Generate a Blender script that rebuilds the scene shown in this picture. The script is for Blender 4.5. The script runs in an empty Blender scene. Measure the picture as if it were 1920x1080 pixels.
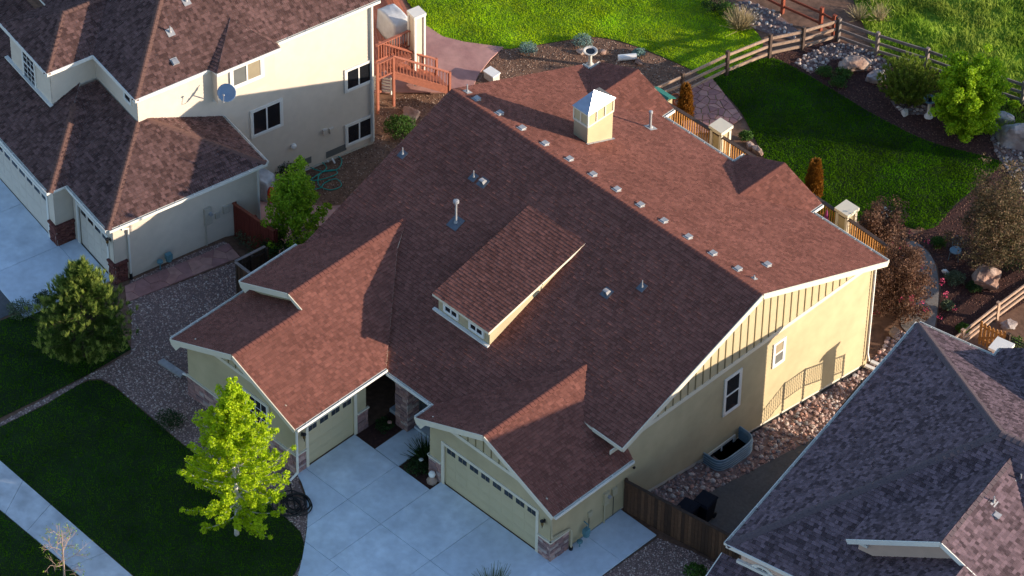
import bpy, bmesh, math, random
import numpy as np
from mathutils import Vector, Matrix, noise as mnoise

random.seed(7)
RNG = np.random.default_rng(7)
sc = bpy.context.scene
col = sc.collection

# ------------------------------------------------------------------ camera
CAM = np.array([75.25276, -79.89328, 116.31987])
FW = np.array([-0.50911272, 0.52494814, -0.68208041])
RT = np.array([0.70928375, 0.70480287, 0.01301837])
UP = np.array([-0.48756620, 0.47716074, 0.73116129])
FOC = 8000.4                                     # focal length in pixels of a 1920 px wide frame
cd = bpy.data.cameras.new('camera')
cam = bpy.data.objects.new('camera', cd)
col.objects.link(cam)
cd.sensor_width = 36.0
cd.lens = FOC / 1920 * 36
cd.clip_start, cd.clip_end = 5.0, 4000.0
cam.matrix_world = Matrix(((RT[0], UP[0], -FW[0], CAM[0]), (RT[1], UP[1], -FW[1], CAM[1]),
                           (RT[2], UP[2], -FW[2], CAM[2]), (0, 0, 0, 1)))
sc.camera = cam

# ------------------------------------------------------------------ sky, sun, exposure
SUN_AZ, SUN_EL = 34.5, 12.8                      # azimuth from +X towards +Y
w = bpy.data.worlds.new('World')
sc.world = w
w.use_nodes = True
nt = w.node_tree
sky = nt.nodes.new('ShaderNodeTexSky')
sky.sky_type = 'NISHITA'
sky.sun_disc = False
sky.sun_elevation = math.radians(SUN_EL)
sky.sun_rotation = math.radians(90 - SUN_AZ)
sky.altitude = 1700
sky.ozone_density = 1.5
sky.dust_density = 1.5
nt.links.new(sky.outputs[0], nt.nodes['Background'].inputs[0])
nt.nodes['Background'].inputs[1].default_value = 0.11
sd = bpy.data.lights.new('sun', 'SUN')
sd.energy = 3.05
sd.angle = math.radians(0.5)
sd.color = (1.0, 0.83, 0.64)
sun = bpy.data.objects.new('sun', sd)
col.objects.link(sun)
_a, _e = math.radians(SUN_AZ), math.radians(SUN_EL)
SUNV = Vector((math.cos(_a) * math.cos(_e), math.sin(_a) * math.cos(_e), math.sin(_e)))
sun.rotation_euler = SUNV.to_track_quat('Z', 'Y').to_euler()
sun.location = (60, 40, 60)
sc.view_settings.view_transform = 'Standard'
sc.view_settings.look = 'None'
sc.view_settings.exposure = 1.48
sc.view_settings.gamma = 1.0
sc.render.engine = 'CYCLES'
sc.cycles.max_bounces = 6

# ------------------------------------------------------------------ from a place in the photograph to a place on the ground / on a plane
def ray(px, py):
    return FW + RT * (px - 960) / FOC - UP * (py - 540) / FOC
def on_z(px, py, z=0.0):
    d = ray(px, py)
    return CAM + d * (z - CAM[2]) / d[2]
def on_x(px, py, x):
    d = ray(px, py)
    return CAM + d * (x - CAM[0]) / d[0]
def on_y(px, py, y):
    d = ray(px, py)
    return CAM + d * (y - CAM[1]) / d[1]
def on_plane(px, py, p0, n):
    d = ray(px, py); p0 = np.asarray(p0, float); n = np.asarray(n, float)
    return CAM + d * ((p0 - CAM) @ n) / (d @ n)
YS_R = [(-1e4, 0), (4, 0), (18, -2.1), (1e4, -2.1)]
YS_L = [(-1e4, 0), (3.5, 0), (9, -1.68), (13, -1.75), (18, -2.1), (1e4, -2.1)]
def _pl(t, y):
    return float(np.interp(y, [a for a, b in t], [b for a, b in t]))
def h(x, y):                                      # the grade falls two metres from street to back garden
    k = min(1, max(0, (x + 16) / 2.0))
    return _pl(YS_R, y) * k + _pl(YS_L, y) * (1 - k)
def G(px, py):
    z = 0.0
    for _ in range(30):
        q = on_z(px, py, z); z = .5 * z + .5 * h(q[0], q[1])
    q[2] = h(q[0], q[1])
    return q

# ------------------------------------------------------------------ materials
MATS = {}
def mat(name, c, rough=.85, nscale=6.0, namt=.18, c2=None, island=None, bump=0.0, bscale=60, metal=0.0, spec=.3, big=0.0, trans=0.0, stops=None):
    """procedural: base colour, broken up by noise; island = list of colours picked per loose piece"""
    if name in MATS: return MATS[name]
    m = bpy.data.materials.new(name); m.use_nodes = True
    t = m.node_tree; N = t.nodes; L = t.links
    b = N['Principled BSDF']
    b.inputs['Roughness'].default_value = rough
    b.inputs['Metallic'].default_value = metal
    b.inputs['Specular IOR Level'].default_value = spec
    geo = N.new('ShaderNodeNewGeometry')
    nz = N.new('ShaderNodeTexNoise'); nz.inputs['Scale'].default_value = nscale; nz.inputs['Detail'].default_value = 6
    L.new(geo.outputs['Position'], nz.inputs['Vector'])
    if island:
        r = N.new('ShaderNodeValToRGB'); r.color_ramp.interpolation = 'CONSTANT' if len(island) > 2 else 'LINEAR'
        el = r.color_ramp.elements
        while len(el) < len(island): el.new(.5)
        for i, cc in enumerate(island):
            el[i].position = (stops[i] if stops else i / len(island)); el[i].color = (*cc, 1)
        oi = N.new('ShaderNodeObjectInfo'); ad = N.new('ShaderNodeMath'); ad.operation = 'ADD'; fr = N.new('ShaderNodeMath'); fr.operation = 'FRACT'
        L.new(geo.outputs['Random Per Island'], ad.inputs[0]); L.new(oi.outputs['Random'], ad.inputs[1]); L.new(ad.outputs[0], fr.inputs[0])
        L.new(fr.outputs[0], r.inputs[0]); base = r.outputs[0]
    else:
        rg = N.new('ShaderNodeRGB'); rg.outputs[0].default_value = (*c, 1); base = rg.outputs[0]
    if c2:
        mx = N.new('ShaderNodeMix'); mx.data_type = 'RGBA'
        nb = N.new('ShaderNodeTexNoise'); nb.inputs['Scale'].default_value = nscale * .35; nb.inputs['Detail'].default_value = 4
        L.new(geo.outputs['Position'], nb.inputs['Vector'])
        mr0 = N.new('ShaderNodeMapRange'); mr0.inputs[1].default_value = .38; mr0.inputs[2].default_value = .62
        L.new(nb.outputs[0], mr0.inputs[0]); L.new(mr0.outputs[0], mx.inputs['Factor'])
        L.new(base, mx.inputs['A']); mx.inputs['B'].default_value = (*c2, 1); base = mx.outputs['Result']
    mr = N.new('ShaderNodeMapRange'); mr.inputs[1].default_value = .25; mr.inputs[2].default_value = .75
    mr.inputs[3].default_value = 1 - namt; mr.inputs[4].default_value = 1 + namt
    L.new(nz.outputs[0], mr.inputs[0])
    val = mr.outputs[0]
    if big:
        n2 = N.new('ShaderNodeTexNoise'); n2.inputs['Scale'].default_value = .55; n2.inputs['Detail'].default_value = 5
        L.new(geo.outputs['Position'], n2.inputs['Vector'])
        m2 = N.new('ShaderNodeMapRange'); m2.inputs[1].default_value = .3; m2.inputs[2].default_value = .7
        m2.inputs[3].default_value = 1 - big; m2.inputs[4].default_value = 1 + big
        L.new(n2.outputs[0], m2.inputs[0])
        mu = N.new('ShaderNodeMath'); mu.operation = 'MULTIPLY'; L.new(val, mu.inputs[0]); L.new(m2.outputs[0], mu.inputs[1]); val = mu.outputs[0]
    vm = N.new('ShaderNodeVectorMath'); vm.operation = 'SCALE'
    L.new(base, vm.inputs[0]); L.new(val, vm.inputs['Scale'])
    L.new(vm.outputs[0], b.inputs['Base Color'])
    if bump:
        nb2 = N.new('ShaderNodeTexNoise'); nb2.inputs['Scale'].default_value = bscale; nb2.inputs['Detail'].default_value = 4
        L.new(geo.outputs['Position'], nb2.inputs['Vector'])
        bp = N.new('ShaderNodeBump'); bp.inputs['Strength'].default_value = bump; bp.inputs['Distance'].default_value = .02
        L.new(nb2.outputs[0], bp.inputs['Height']); L.new(bp.outputs[0], b.inputs['Normal'])
    if trans:
        tr = N.new('ShaderNodeBsdfTranslucent'); L.new(vm.outputs[0], tr.inputs['Color'])
        ms = N.new('ShaderNodeMixShader'); ms.inputs[0].default_value = trans
        L.new(b.outputs[0], ms.inputs[1]); L.new(tr.outputs[0], ms.inputs[2])
        L.new(ms.outputs[0], N['Material Output'].inputs['Surface'])
    MATS[name] = m
    return m

SHINGLE_MAIN = mat('shingle_main', None, .95, 30, .2, island=[(0.200, 0.081, 0.062), (0.170, 0.069, 0.053), (0.227, 0.092, 0.070), (0.188, 0.076, 0.058), (0.155, 0.063, 0.048), (0.242, 0.098, 0.075), (0.208, 0.084, 0.064)], big=.10, spec=.05)
SHINGLE_LEFT = mat('shingle_left', None, .95, 30, .2, island=[(0.118, 0.066, 0.060), (0.085, 0.048, 0.043), (0.148, 0.083, 0.075), (0.105, 0.059, 0.053), (0.068, 0.038, 0.035), (0.164, 0.092, 0.084), (0.126, 0.071, 0.064)], big=.10, spec=.08)
SHINGLE_RIGHT = mat('shingle_right', None, .95, 30, .2, island=[(0.128, 0.088, 0.100), (0.087, 0.060, 0.068), (0.165, 0.113, 0.129), (0.112, 0.077, 0.087), (0.067, 0.046, 0.052), (0.185, 0.127, 0.145), (0.138, 0.095, 0.108)], big=.08, spec=.08)
CAP_MAIN = mat('cap_main', (.165, .064, .050), .95, 30, .2, spec=.15)
CAP_LEFT = mat('cap_left', (.15, .083, .068), .95, 30, .2, spec=.15)
CAP_RIGHT = mat('cap_right', (.11, .083, .09), .95, 30, .2, spec=.15)
BUTT = mat('shingle_butt_shadow', (.062, .030, .028), .95)  # dark butt faces put the shadow line of each course into the colour
SIDING = mat('siding_cream', (.44, .365, .225), .8, 2, .07, big=.10)
PANEL = mat('panel_cream', (.45, .375, .235), .7, 3, .05)
BATTEN = mat('batten_olive', (.20, .165, .085), .7, 3, .05)
TRIM = mat('trim_cream', (.66, .60, .48), .6, 3, .04)
SIDING_L = mat('siding_beige', (.62, .54, .45), .7, 3, .05, big=.05)
TRIM_W = mat('trim_white', (.72, .70, .65), .6, 3, .04)
SIDING_R = mat('siding_pink', (.60, .42, .33), .7, 3, .05)
GUTTER = mat('gutter_white', (.74, .72, .66), .45, 3, .06)
FOUND = mat('foundation', (.60, .56, .48), .9, 4, .12)
EDGING_SHADE_BLACK = mat('edging_and_shade_black', (.02, .02, .022), .6)  # wall edging, and the painted shade on the window well's floor
DOOR = mat('garage_door', (.50, .425, .27), .6, 2, .04)
DOOR_L = mat('garage_door_left', (.58, .52, .45), .6, 2, .04)
def glass_mat(name, c, rough=.05):
    m = mat(name, c, rough, 1.5, .3, spec=.6)
    return m
GLASS = glass_mat('dark_glass', (.012, .014, .018))
BLIND = mat('blind', (.30, .25, .17), .5, 3, .1)
BLIND_G = mat('blind_grey', (.14, .145, .14), .4, 3, .1)
METAL = mat('vent_metal', (.34, .34, .35), .6, 5, .2, metal=.3)
METAL_D = mat('flashing', (.11, .125, .15), .5, 5, .2, metal=.3)
METAL_CAP = mat('chimney_cap_metal', (.36, .37, .42), .35, 5, .15, metal=.9)
STONE = mat('stone_veneer', None, .9, 8, .3, island=[(.34, .20, .18), (.25, .15, .145), (.42, .28, .25), (.30, .17, .16), (.38, .30, .28), (.22, .14, .14)], bump=.5)
MORTAR = mat('mortar', (.30, .22, .20), .95)
BRICK = mat('brick_red', None, .9, 10, .2, island=[(.16, .055, .045), (.12, .04, .036), (.20, .075, .06), (.14, .05, .045)])
CONC = mat('concrete', None, .9, 4, .09, island=[(.60, .68, .77), (.565, .64, .73), (.63, .71, .80), (.58, .66, .755)], big=.10, bump=.15, bscale=120, c2=(.535, .61, .70))
CONC2 = mat('sidewalk_concrete', None, .9, 4, .10, island=[(.55, .57, .60), (.51, .53, .56), (.58, .60, .63)], big=.12, bump=.15, bscale=120, c2=(.44, .455, .48))
JOINT = mat('joint_dark', (.10, .10, .105), .95)
PATH_D = mat('path_decomposed_granite', (.085, .085, .088), .95, 9, .2, big=.12, bump=.4)
PATH_G = mat('path_grey', (.22, .20, .185), .95, 9, .2, big=.2, bump=.4)
DIRT = mat('dirt', (.17, .095, .062), .95, 5, .35, big=.15, bump=.5)
MULCH_B = mat('mulch_bed', (.055, .024, .02), .95, 9, .4, big=.15, bump=.6)
MULCH = mat('mulch_chips', None, .95, 9, .3, island=[(.085, .034, .026), (.05, .02, .017), (.12, .055, .04), (.035, .016, .014), (.16, .09, .065)])
BARK = mat('bark_chips', None, .95, 9, .3, island=[(.21, .105, .065), (.12, .06, .04), (.30, .18, .12), (.075, .04, .03), (.42, .31, .24)])
GRAVEL_B = mat('gravel_bed', (.21, .14, .125), .95, 25, .4, bump=.6)
GRAVEL = mat('gravel', None, .85, 9, .2, island=[(.42, .28, .24), (.28, .185, .165), (.52, .37, .325), (.22, .145, .135), (.36, .23, .20), (.62, .50, .44)])
COBBLE = mat('cobble', None, .75, 12, .25, island=[(.38, .25, .215), (.28, .175, .155), (.46, .35, .31), (.22, .155, .15), (.40, .225, .18), (.52, .44, .40), (.32, .225, .21), (.26, .245, .25)])
RIVER = mat('river_rock', None, .75, 12, .25, island=[(.34, .28, .255), (.19, .17, .175), (.44, .37, .325), (.145, .13, .14), (.36, .27, .23), (.25, .215, .21), (.50, .45, .41)])
BOULDER = mat('boulder', (.36, .29, .25), .9, 3, .35, c2=(.26, .16, .125), bump=.6, bscale=14)
BOULDER_G = mat('boulder_grey', (.33, .32, .33), .9, 3, .35, c2=(.24, .19, .18), bump=.6, bscale=14)
FLAG = mat('flagstone', None, .85, 4, .2, island=[(.40, .205, .175), (.33, .165, .15), (.45, .245, .205), (.36, .185, .17)], bump=.3, bscale=30)
PATIO = mat('stamped_patio', (.46, .255, .225), .8, 3, .12, c2=(.38, .20, .18), bump=.35, bscale=6)
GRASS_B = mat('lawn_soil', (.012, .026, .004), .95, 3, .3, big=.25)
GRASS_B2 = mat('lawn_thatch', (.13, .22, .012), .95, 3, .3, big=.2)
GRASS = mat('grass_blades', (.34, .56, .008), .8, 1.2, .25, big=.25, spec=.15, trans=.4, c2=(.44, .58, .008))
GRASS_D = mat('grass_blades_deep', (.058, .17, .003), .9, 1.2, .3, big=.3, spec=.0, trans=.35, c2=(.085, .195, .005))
MEADOW = mat('meadow_grass', (.20, .34, .025), .8, .8, .3, big=.35, spec=.15, trans=.4, c2=(.32, .40, .06))
STRAW = mat('straw', (.40, .32, .18), .85, 5, .25, trans=.3)
WOOD_W = mat('wood_weathered', (.36, .25, .185), .85, 9, .25, bump=.3)
WOOD_G = mat('wood_grey', (.20, .165, .15), .85, 9, .25, bump=.3)
WOOD_R = mat('wood_red', (.22, .055, .030), .8, 9, .2)
WOOD_DECK = mat('wood_redwood', (.32, .115, .075), .7, 9, .18)
WOOD_B = mat('wood_brown_fence', None, .85, 9, .25, island=[(.095, .048, .028), (.07, .036, .022), (.12, .062, .036), (.05, .027, .018)])
WOOD_DK = mat('wood_dark', (.05, .032, .024), .85, 9, .25)
WOOD_O = mat('wood_orange_picket', (.40, .19, .055), .75, 9, .25)
WOOD_RAIL = mat('wood_rail_brown', (.075, .05, .04), .7, 9, .25)
BARK_T = mat('tree_bark', (.28, .25, .22), .95, 12, .3)
BARK_P = mat('pale_bark', (.55, .52, .50), .9, 12, .25)
BARK_D = mat('dark_bark', (.09, .065, .05), .95, 12, .3)
HOSE_G = mat('hose_green', (.02, .32, .26), .5, 9, .2)
HOSE_K = mat('hose_black', (.012, .012, .013), .5, 9, .2)
TARP = mat('tarp_grey', (.42, .44, .47), .5, 4, .25, bump=.8, bscale=5)
REDCAN = mat('red_plastic', (.55, .05, .02), .5)
BINS = mat('bin_plastic', (.012, .014, .022), .8, 5, .2, spec=.1)
GALV = mat('galvanised', (.15, .25, .32), .45, 5, .2, metal=.3)
GALV_L = mat('galvanised_rim_lit_rib', (.34, .46, .54), .4, 5, .2, metal=.4)  # rim metal; on the ribs its pale tone paints light along the corrugation
BLACKM = mat('black_metal', (.012, .012, .014), .5)
METER = mat('meter_grey_blue', (.10, .22, .26), .5, 4, .2)
BOXP = mat('painted_box', (.46, .40, .27), .6, 4, .1)
BOXG = mat('beige_box', (.46, .41, .34), .6, 4, .1)
DISH = mat('dish_grey', (.18, .26, .38), .45, 3, .08)
WHITE = mat('white_paint', (.78, .77, .74), .55, 4, .06)
STUCCO = mat('cast_stone', (.52, .50, .46), .9, 10, .15, bump=.4)
TERRA = mat('terracotta', (.42, .13, .06), .8, 9, .2)
TEAL = mat('teal_roof', (.02, .14, .12), .5, 4, .1)
PURPLE = mat('purple_fabric', (.16, .02, .09), .7)
BRASS = mat('lamp_brass', (.30, .18, .05), .35, 4, .2, metal=.8)

# ------------------------------------------------------------------ mesh builder
class MB:
    def __init__(s): s.v = []; s.f = []; s.m = []
    def add(s, vs, fs, mi=0):
        o = len(s.v); s.v += [tuple(map(float, q)) for q in vs]
        s.f += [tuple(i + o for i in f) for f in fs]; s.m += [mi] * len(fs); return s
    def box(s, lo, hi, mi=0, base=None):
        x0, y0, z0 = lo; x1, y1, z1 = hi
        p = [(x0, y0, z0), (x1, y0, z0), (x1, y1, z0), (x0, y1, z0), (x0, y0, z1), (x1, y0, z1), (x1, y1, z1), (x0, y1, z1)]
        if base is not None:
            o, e, n, u = [np.asarray(a, float) for a in base]
            p = [tuple(o + e * a[0] + n * a[1] + u * a[2]) for a in p]
        return s.add(p, [(0, 3, 2, 1), (4, 5, 6, 7), (0, 1, 5, 4), (1, 2, 6, 5), (2, 3, 7, 6), (3, 0, 4, 7)], mi)
    def bar(s, a, b, wd, ht, mi=0, up=(0, 0, 1)):
        a = np.asarray(a, float); b = np.asarray(b, float); d = b - a; L = np.linalg.norm(d); d /= L
        sd = np.cross(d, up)
        if np.linalg.norm(sd) < 1e-4: sd = np.cross(d, (1, 0, 0))
        sd /= np.linalg.norm(sd); u = np.cross(sd, d)
        return s.box((0, -wd / 2, -ht / 2), (L, wd / 2, ht / 2), mi, (a, d, sd, u))
    def tube(s, pts, r, n=6, mi=0, cap=True):
        pts = [np.asarray(q, float) for q in pts]; rs = r if hasattr(r, '__len__') else [r] * len(pts)
        vs = []; fs = []
        for i, q in enumerate(pts):
            d = pts[min(i + 1, len(pts) - 1)] - pts[max(i - 1, 0)]; d /= (np.linalg.norm(d) + 1e-9)
            a = np.cross(d, (0, 0, 1) if abs(d[2]) < .9 else (1, 0, 0)); a /= np.linalg.norm(a); b = np.cross(d, a)
            for k in range(n):
                t = 2 * math.pi * k / n; vs.append(q + rs[i] * (a * math.cos(t) + b * math.sin(t)))
        for i in range(len(pts) - 1):
            for k in range(n):
                fs.append((i * n + k, i * n + (k + 1) % n, (i + 1) * n + (k + 1) % n, (i + 1) * n + k))
        if cap: fs.append(tuple(range(n))[::-1]); fs.append(tuple((len(pts) - 1) * n + k for k in range(n)))
        return s.add(vs, fs, mi)
    def lathe(s, prof, c=(0, 0, 0), n=14, mi=0):
        vs = []; fs = []
        for r, z in prof:
            for k in range(n):
                t = 2 * math.pi * k / n; vs.append((c[0] + r * math.cos(t), c[1] + r * math.sin(t), c[2] + z))
        for i in range(len(prof) - 1):
            for k in range(n): fs.append((i * n + k, i * n + (k + 1) % n, (i + 1) * n + (k + 1) % n, (i + 1) * n + k))
        fs.append(tuple(range(n))[::-1]); fs.append(tuple((len(prof) - 1) * n + k for k in range(n)))
        return s.add(vs, fs, mi)
    def prism(s, poly, vec, mi=0):
        n = len(poly); a = [np.asarray(q, float) for q in poly]; b = [q + np.asarray(vec, float) for q in a]
        return s.add(a + b, [tuple(range(n))[::-1], tuple(range(n, 2 * n))] + [(i, (i + 1) % n, n + (i + 1) % n, n + i) for i in range(n)], mi)
    def mesh(s, name, mats, smooth=False):
        me = bpy.data.meshes.new(name); me.from_pydata(s.v, [], s.f)
        for m in (mats if isinstance(mats, (list, tuple)) else [mats]): me.materials.append(m)
        if any(s.m): me.polygons.foreach_set('material_index', s.m)
        if smooth: me.polygons.foreach_set('use_smooth', [True] * len(s.f))
        me.update(); return me
    def build(s, name, mats, parent=None, smooth=False, **kw):
        return link(name, s.mesh(name, mats, smooth), parent, **kw)

def link(name, me, parent=None, loc=None, rot=None, scale=None, label=None, cat=None, group=None, kind=None):
    o = bpy.data.objects.new(name, me); col.objects.link(o); o.parent = parent
    if loc is not None: o.location = tuple(map(float, loc))
    if rot is not None: o.rotation_euler = rot
    if scale is not None: o.scale = scale if hasattr(scale, '__len__') else (scale,) * 3
    return tag(o, label, cat, group, kind)
def tag(o, label=None, cat=None, group=None, kind=None):
    if label: o['label'] = label
    if cat: o['category'] = cat
    if group: o['group'] = group
    if kind: o['kind'] = kind
    return o
def thing(name, loc, label, cat, group=None, rz=0.0):
    o = bpy.data.objects.new(name, None); col.objects.link(o); o.location = tuple(map(float, loc)); o.rotation_euler[2] = rz
    o.empty_display_size = .3
    return tag(o, label, cat, group)
def raw_mesh(name, V, F, m, smooth=False):         # numpy arrays -> mesh
    me = bpy.data.meshes.new(name); V = np.asarray(V, np.float32); F = np.asarray(F, np.int32); k = F.shape[1]
    me.vertices.add(len(V)); me.vertices.foreach_set('co', V.ravel())
    me.loops.add(F.size); me.loops.foreach_set('vertex_index', F.ravel())
    me.polygons.add(len(F)); me.polygons.foreach_set('loop_start', np.arange(0, F.size, k, dtype=np.int32))
    if smooth: me.polygons.foreach_set('use_smooth', np.ones(len(F), bool))
    me.materials.append(m); me.update(calc_edges=True); return me

# ------------------------------------------------------------------ 2D helpers
def clip_half(P, a, b, c):                         # keep a*x+b*y<=c
    out = []
    for i in range(len(P)):
        p, q = P[i], P[(i + 1) % len(P)]; dp = a * p[0] + b * p[1] - c; dq = a * q[0] + b * q[1] - c
        if dp <= 0: out.append(p)
        if (dp < 0 < dq) or (dq < 0 < dp):
            t = dp / (dp - dq); out.append((p[0] + t * (q[0] - p[0]), p[1] + t * (q[1] - p[1])))
    return out
def area2(P): return .5 * sum(P[i][0] * P[(i + 1) % len(P)][1] - P[(i + 1) % len(P)][0] * P[i][1] for i in range(len(P)))
def clip_convex(P, C):
    if area2(C) < 0: C = C[::-1]
    for i in range(len(C)):
        p, q = C[i], C[(i + 1) % len(C)]; nx, ny = q[1] - p[1], -(q[0] - p[0])
        P = clip_half(P, nx, ny, nx * p[0] + ny * p[1])
        if len(P) < 3: return []
    return P
def inside(poly, x, y):
    poly = np.asarray(poly); x = np.asarray(x); y = np.asarray(y); r = np.zeros(x.shape, bool); n = len(poly)
    for i in range(n):
        x0, y0 = poly[i][:2]; x1, y1 = poly[(i + 1) % n][:2]
        if y0 == y1: continue
        c = ((y0 > y) != (y1 > y)) & (x < (x1 - x0) * (y - y0) / (y1 - y0) + x0); r ^= c
    return r

# ------------------------------------------------------------------ roof: slab, shingle tabs, caps
def plane_basis(poly):
    P = [np.asarray(q, float) for q in poly]
    n = np.zeros(3)
    for i in range(len(P)): n += np.cross(P[i], P[(i + 1) % len(P)])
    n /= np.linalg.norm(n)
    if n[2] < 0: n = -n
    e = np.cross((0, 0, 1), n); e /= np.linalg.norm(e)
    return P[0], e, np.cross(n, e), n               # origin, along the eave, up the slope, normal
def shingles(polys, m, parent, name='shingles', expo=.145, lift=.008, thick=1.0, seed=0, WID=(.08, .11, .14, .17, .20)):
    """courses of single tabs of uneven width, each a wedge with its own butt edge, cut to the slope's outline"""
    rr = random.Random(seed); mb = MB()
    o, e, s, n = plane_basis(polys[0])
    # start the courses at the lowest point
    P2 = [[(float((np.asarray(q) - o) @ e), float((np.asarray(q) - o) @ s)) for q in poly] for poly in polys]
    b0 = min(q[1] for P in P2 for q in P)
    for P in P2:
        a0, a1 = min(q[0] for q in P), max(q[0] for q in P); bl, bh = min(q[1] for q in P), max(q[1] for q in P)
        k = int((bl - b0) / expo)
        while b0 + k * expo < bh:
            y0 = b0 + k * expo; y1 = y0 + expo
            rr.seed(seed * 1000 + k); x = a0 - rr.random() * .3
            while x < a1:
                wd = rr.choice(WID); th = rr.choice((.013, .018, .024)) * thick; dy = rr.uniform(-.006, .006)
                R = clip_convex([(x, y0 + dy), (x + wd - .006, y0 + dy), (x + wd - .006, y1 + .012), (x, y1 + .012)], P)
                x += wd
                if len(R) < 3 or abs(area2(R)) < 2e-4: continue
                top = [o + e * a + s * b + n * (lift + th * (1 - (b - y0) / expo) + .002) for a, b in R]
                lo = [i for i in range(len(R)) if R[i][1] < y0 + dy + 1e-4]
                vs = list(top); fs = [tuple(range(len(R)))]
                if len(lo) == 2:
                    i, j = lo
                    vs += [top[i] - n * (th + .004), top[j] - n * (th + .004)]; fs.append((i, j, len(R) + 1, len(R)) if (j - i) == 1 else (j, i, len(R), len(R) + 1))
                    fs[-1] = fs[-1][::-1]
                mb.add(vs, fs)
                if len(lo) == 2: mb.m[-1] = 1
            k += 1
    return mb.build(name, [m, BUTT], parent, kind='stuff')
def slab(mb, poly, th=.14, mi=0): mb.prism(poly, (0, 0, -th), mi)
_cap = {}
def caps(a, b, m, parent, wd=.30, step=.19, pitch=.4):
    """overlapping ridge / hip cap pieces, each its own object, bent over the ridge"""
    a = Vector(a); b = Vector(b); d = b - a; L = d.length; n = int(L / step)
    key = (m.name, wd, step, pitch)
    if key not in _cap:
        mb = MB(); y = wd / 2; dz = y * pitch; l = step * 1.35
        prof = lambda x, z: [(x, -y, -dz + z), (x, -.03, -.010 + z), (x, .03, -.010 + z), (x, y, -dz + z)]
        vs = prof(0, .030) + prof(l, .012); vs += [(q[0], q[1], q[2] - .022) for q in vs[:4]]
        mb.add(vs, [(0, 4, 5, 1), (1, 5, 6, 2), (2, 6, 7, 3), (8, 0, 1, 9), (9, 1, 2, 10), (10, 2, 3, 11)])
        _cap[key] = mb.mesh('ridge_cap', m)
    q = d.to_track_quat('X', 'Z').to_euler()
    for i in range(n):
        p = a + d * ((i * step) / L) + Vector((0, 0, .012))
        link('ridge_cap', _cap[key], parent, loc=p, rot=(q[0] + random.uniform(-.02, .02), q[1], q[2]))

# ------------------------------------------------------------------ walls, windows, gutters (origin o, along e, outward n)
def lap_wall(parent, o, e, n, poly, m, name='wall', expo=.19, th=.2, t=.020):
    o, e, n = [np.asarray(a, float) for a in (o, e, n)]; U = np.array([0, 0, 1.]); mb = MB()
    polys = poly if isinstance(poly[0], list) else [poly]
    for poly in polys: mb.prism([o + e * s + U * z - n * .012 for s, z in poly], -n * th)
    zz0 = min(q[1] for P in polys for q in P)
    for poly, k in [(P, int((min(q[1] for q in P) - zz0) / expo)) for P in polys]:
      z0, z1 = zz0, max(q[1] for q in poly)
      while z0 + k * expo < z1:
        a, b = z0 + k * expo, z0 + (k + 1) * expo
        R = clip_half(clip_half(list(poly), 0, 1, b), 0, -1, -a); k += 1
        if len(R) < 3 or abs(area2(R)) < 1e-3: continue
        mb.add([o + e * s + U * z + n * (t * (1 - (z - a) / expo)) for s, z in R], [tuple(range(len(R)))])
        lo = [q for q in R if abs(q[1] - a) < 1e-5]
        if len(lo) >= 2:
            s0, s1 = min(q[0] for q in lo), max(q[0] for q in lo)
            mb.add([o + e * s0 + U * a + n * t, o + e * s1 + U * a + n * t, o + e * s1 + U * a - n * .012, o + e * s0 + U * a - n * .012], [(0, 1, 2, 3)])
    return mb.build(name, m, parent)
def flat_wall(parent, o, e, n, poly, m, name='panel', th=.2, off=0.0):
    o, e, n = [np.asarray(a, float) for a in (o, e, n)]; U = np.array([0, 0, 1.])
    return MB().prism([o + e * s + U * z + n * off for s, z in poly], -n * th).build(name, m, parent)
def trim_bar(parent, o, e, n, p, q, wd, m, name='trim', th=.04, off=.016):
    """a board lying on the wall from p=(s,z) to q, wd high"""
    o, e, n = [np.asarray(a, float) for a in (o, e, n)]; U = np.array([0, 0, 1.])
    A = o + e * p[0] + U * p[1] + n * (off + th / 2); B = o + e * q[0] + U * q[1] + n * (off + th / 2)
    return MB().bar(A, B, th, wd, up=U).build(name, m, parent) if abs(q[0] - p[0]) > 1e-6 else MB().bar(A, B, th, wd, up=n).build(name, m, parent)
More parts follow.
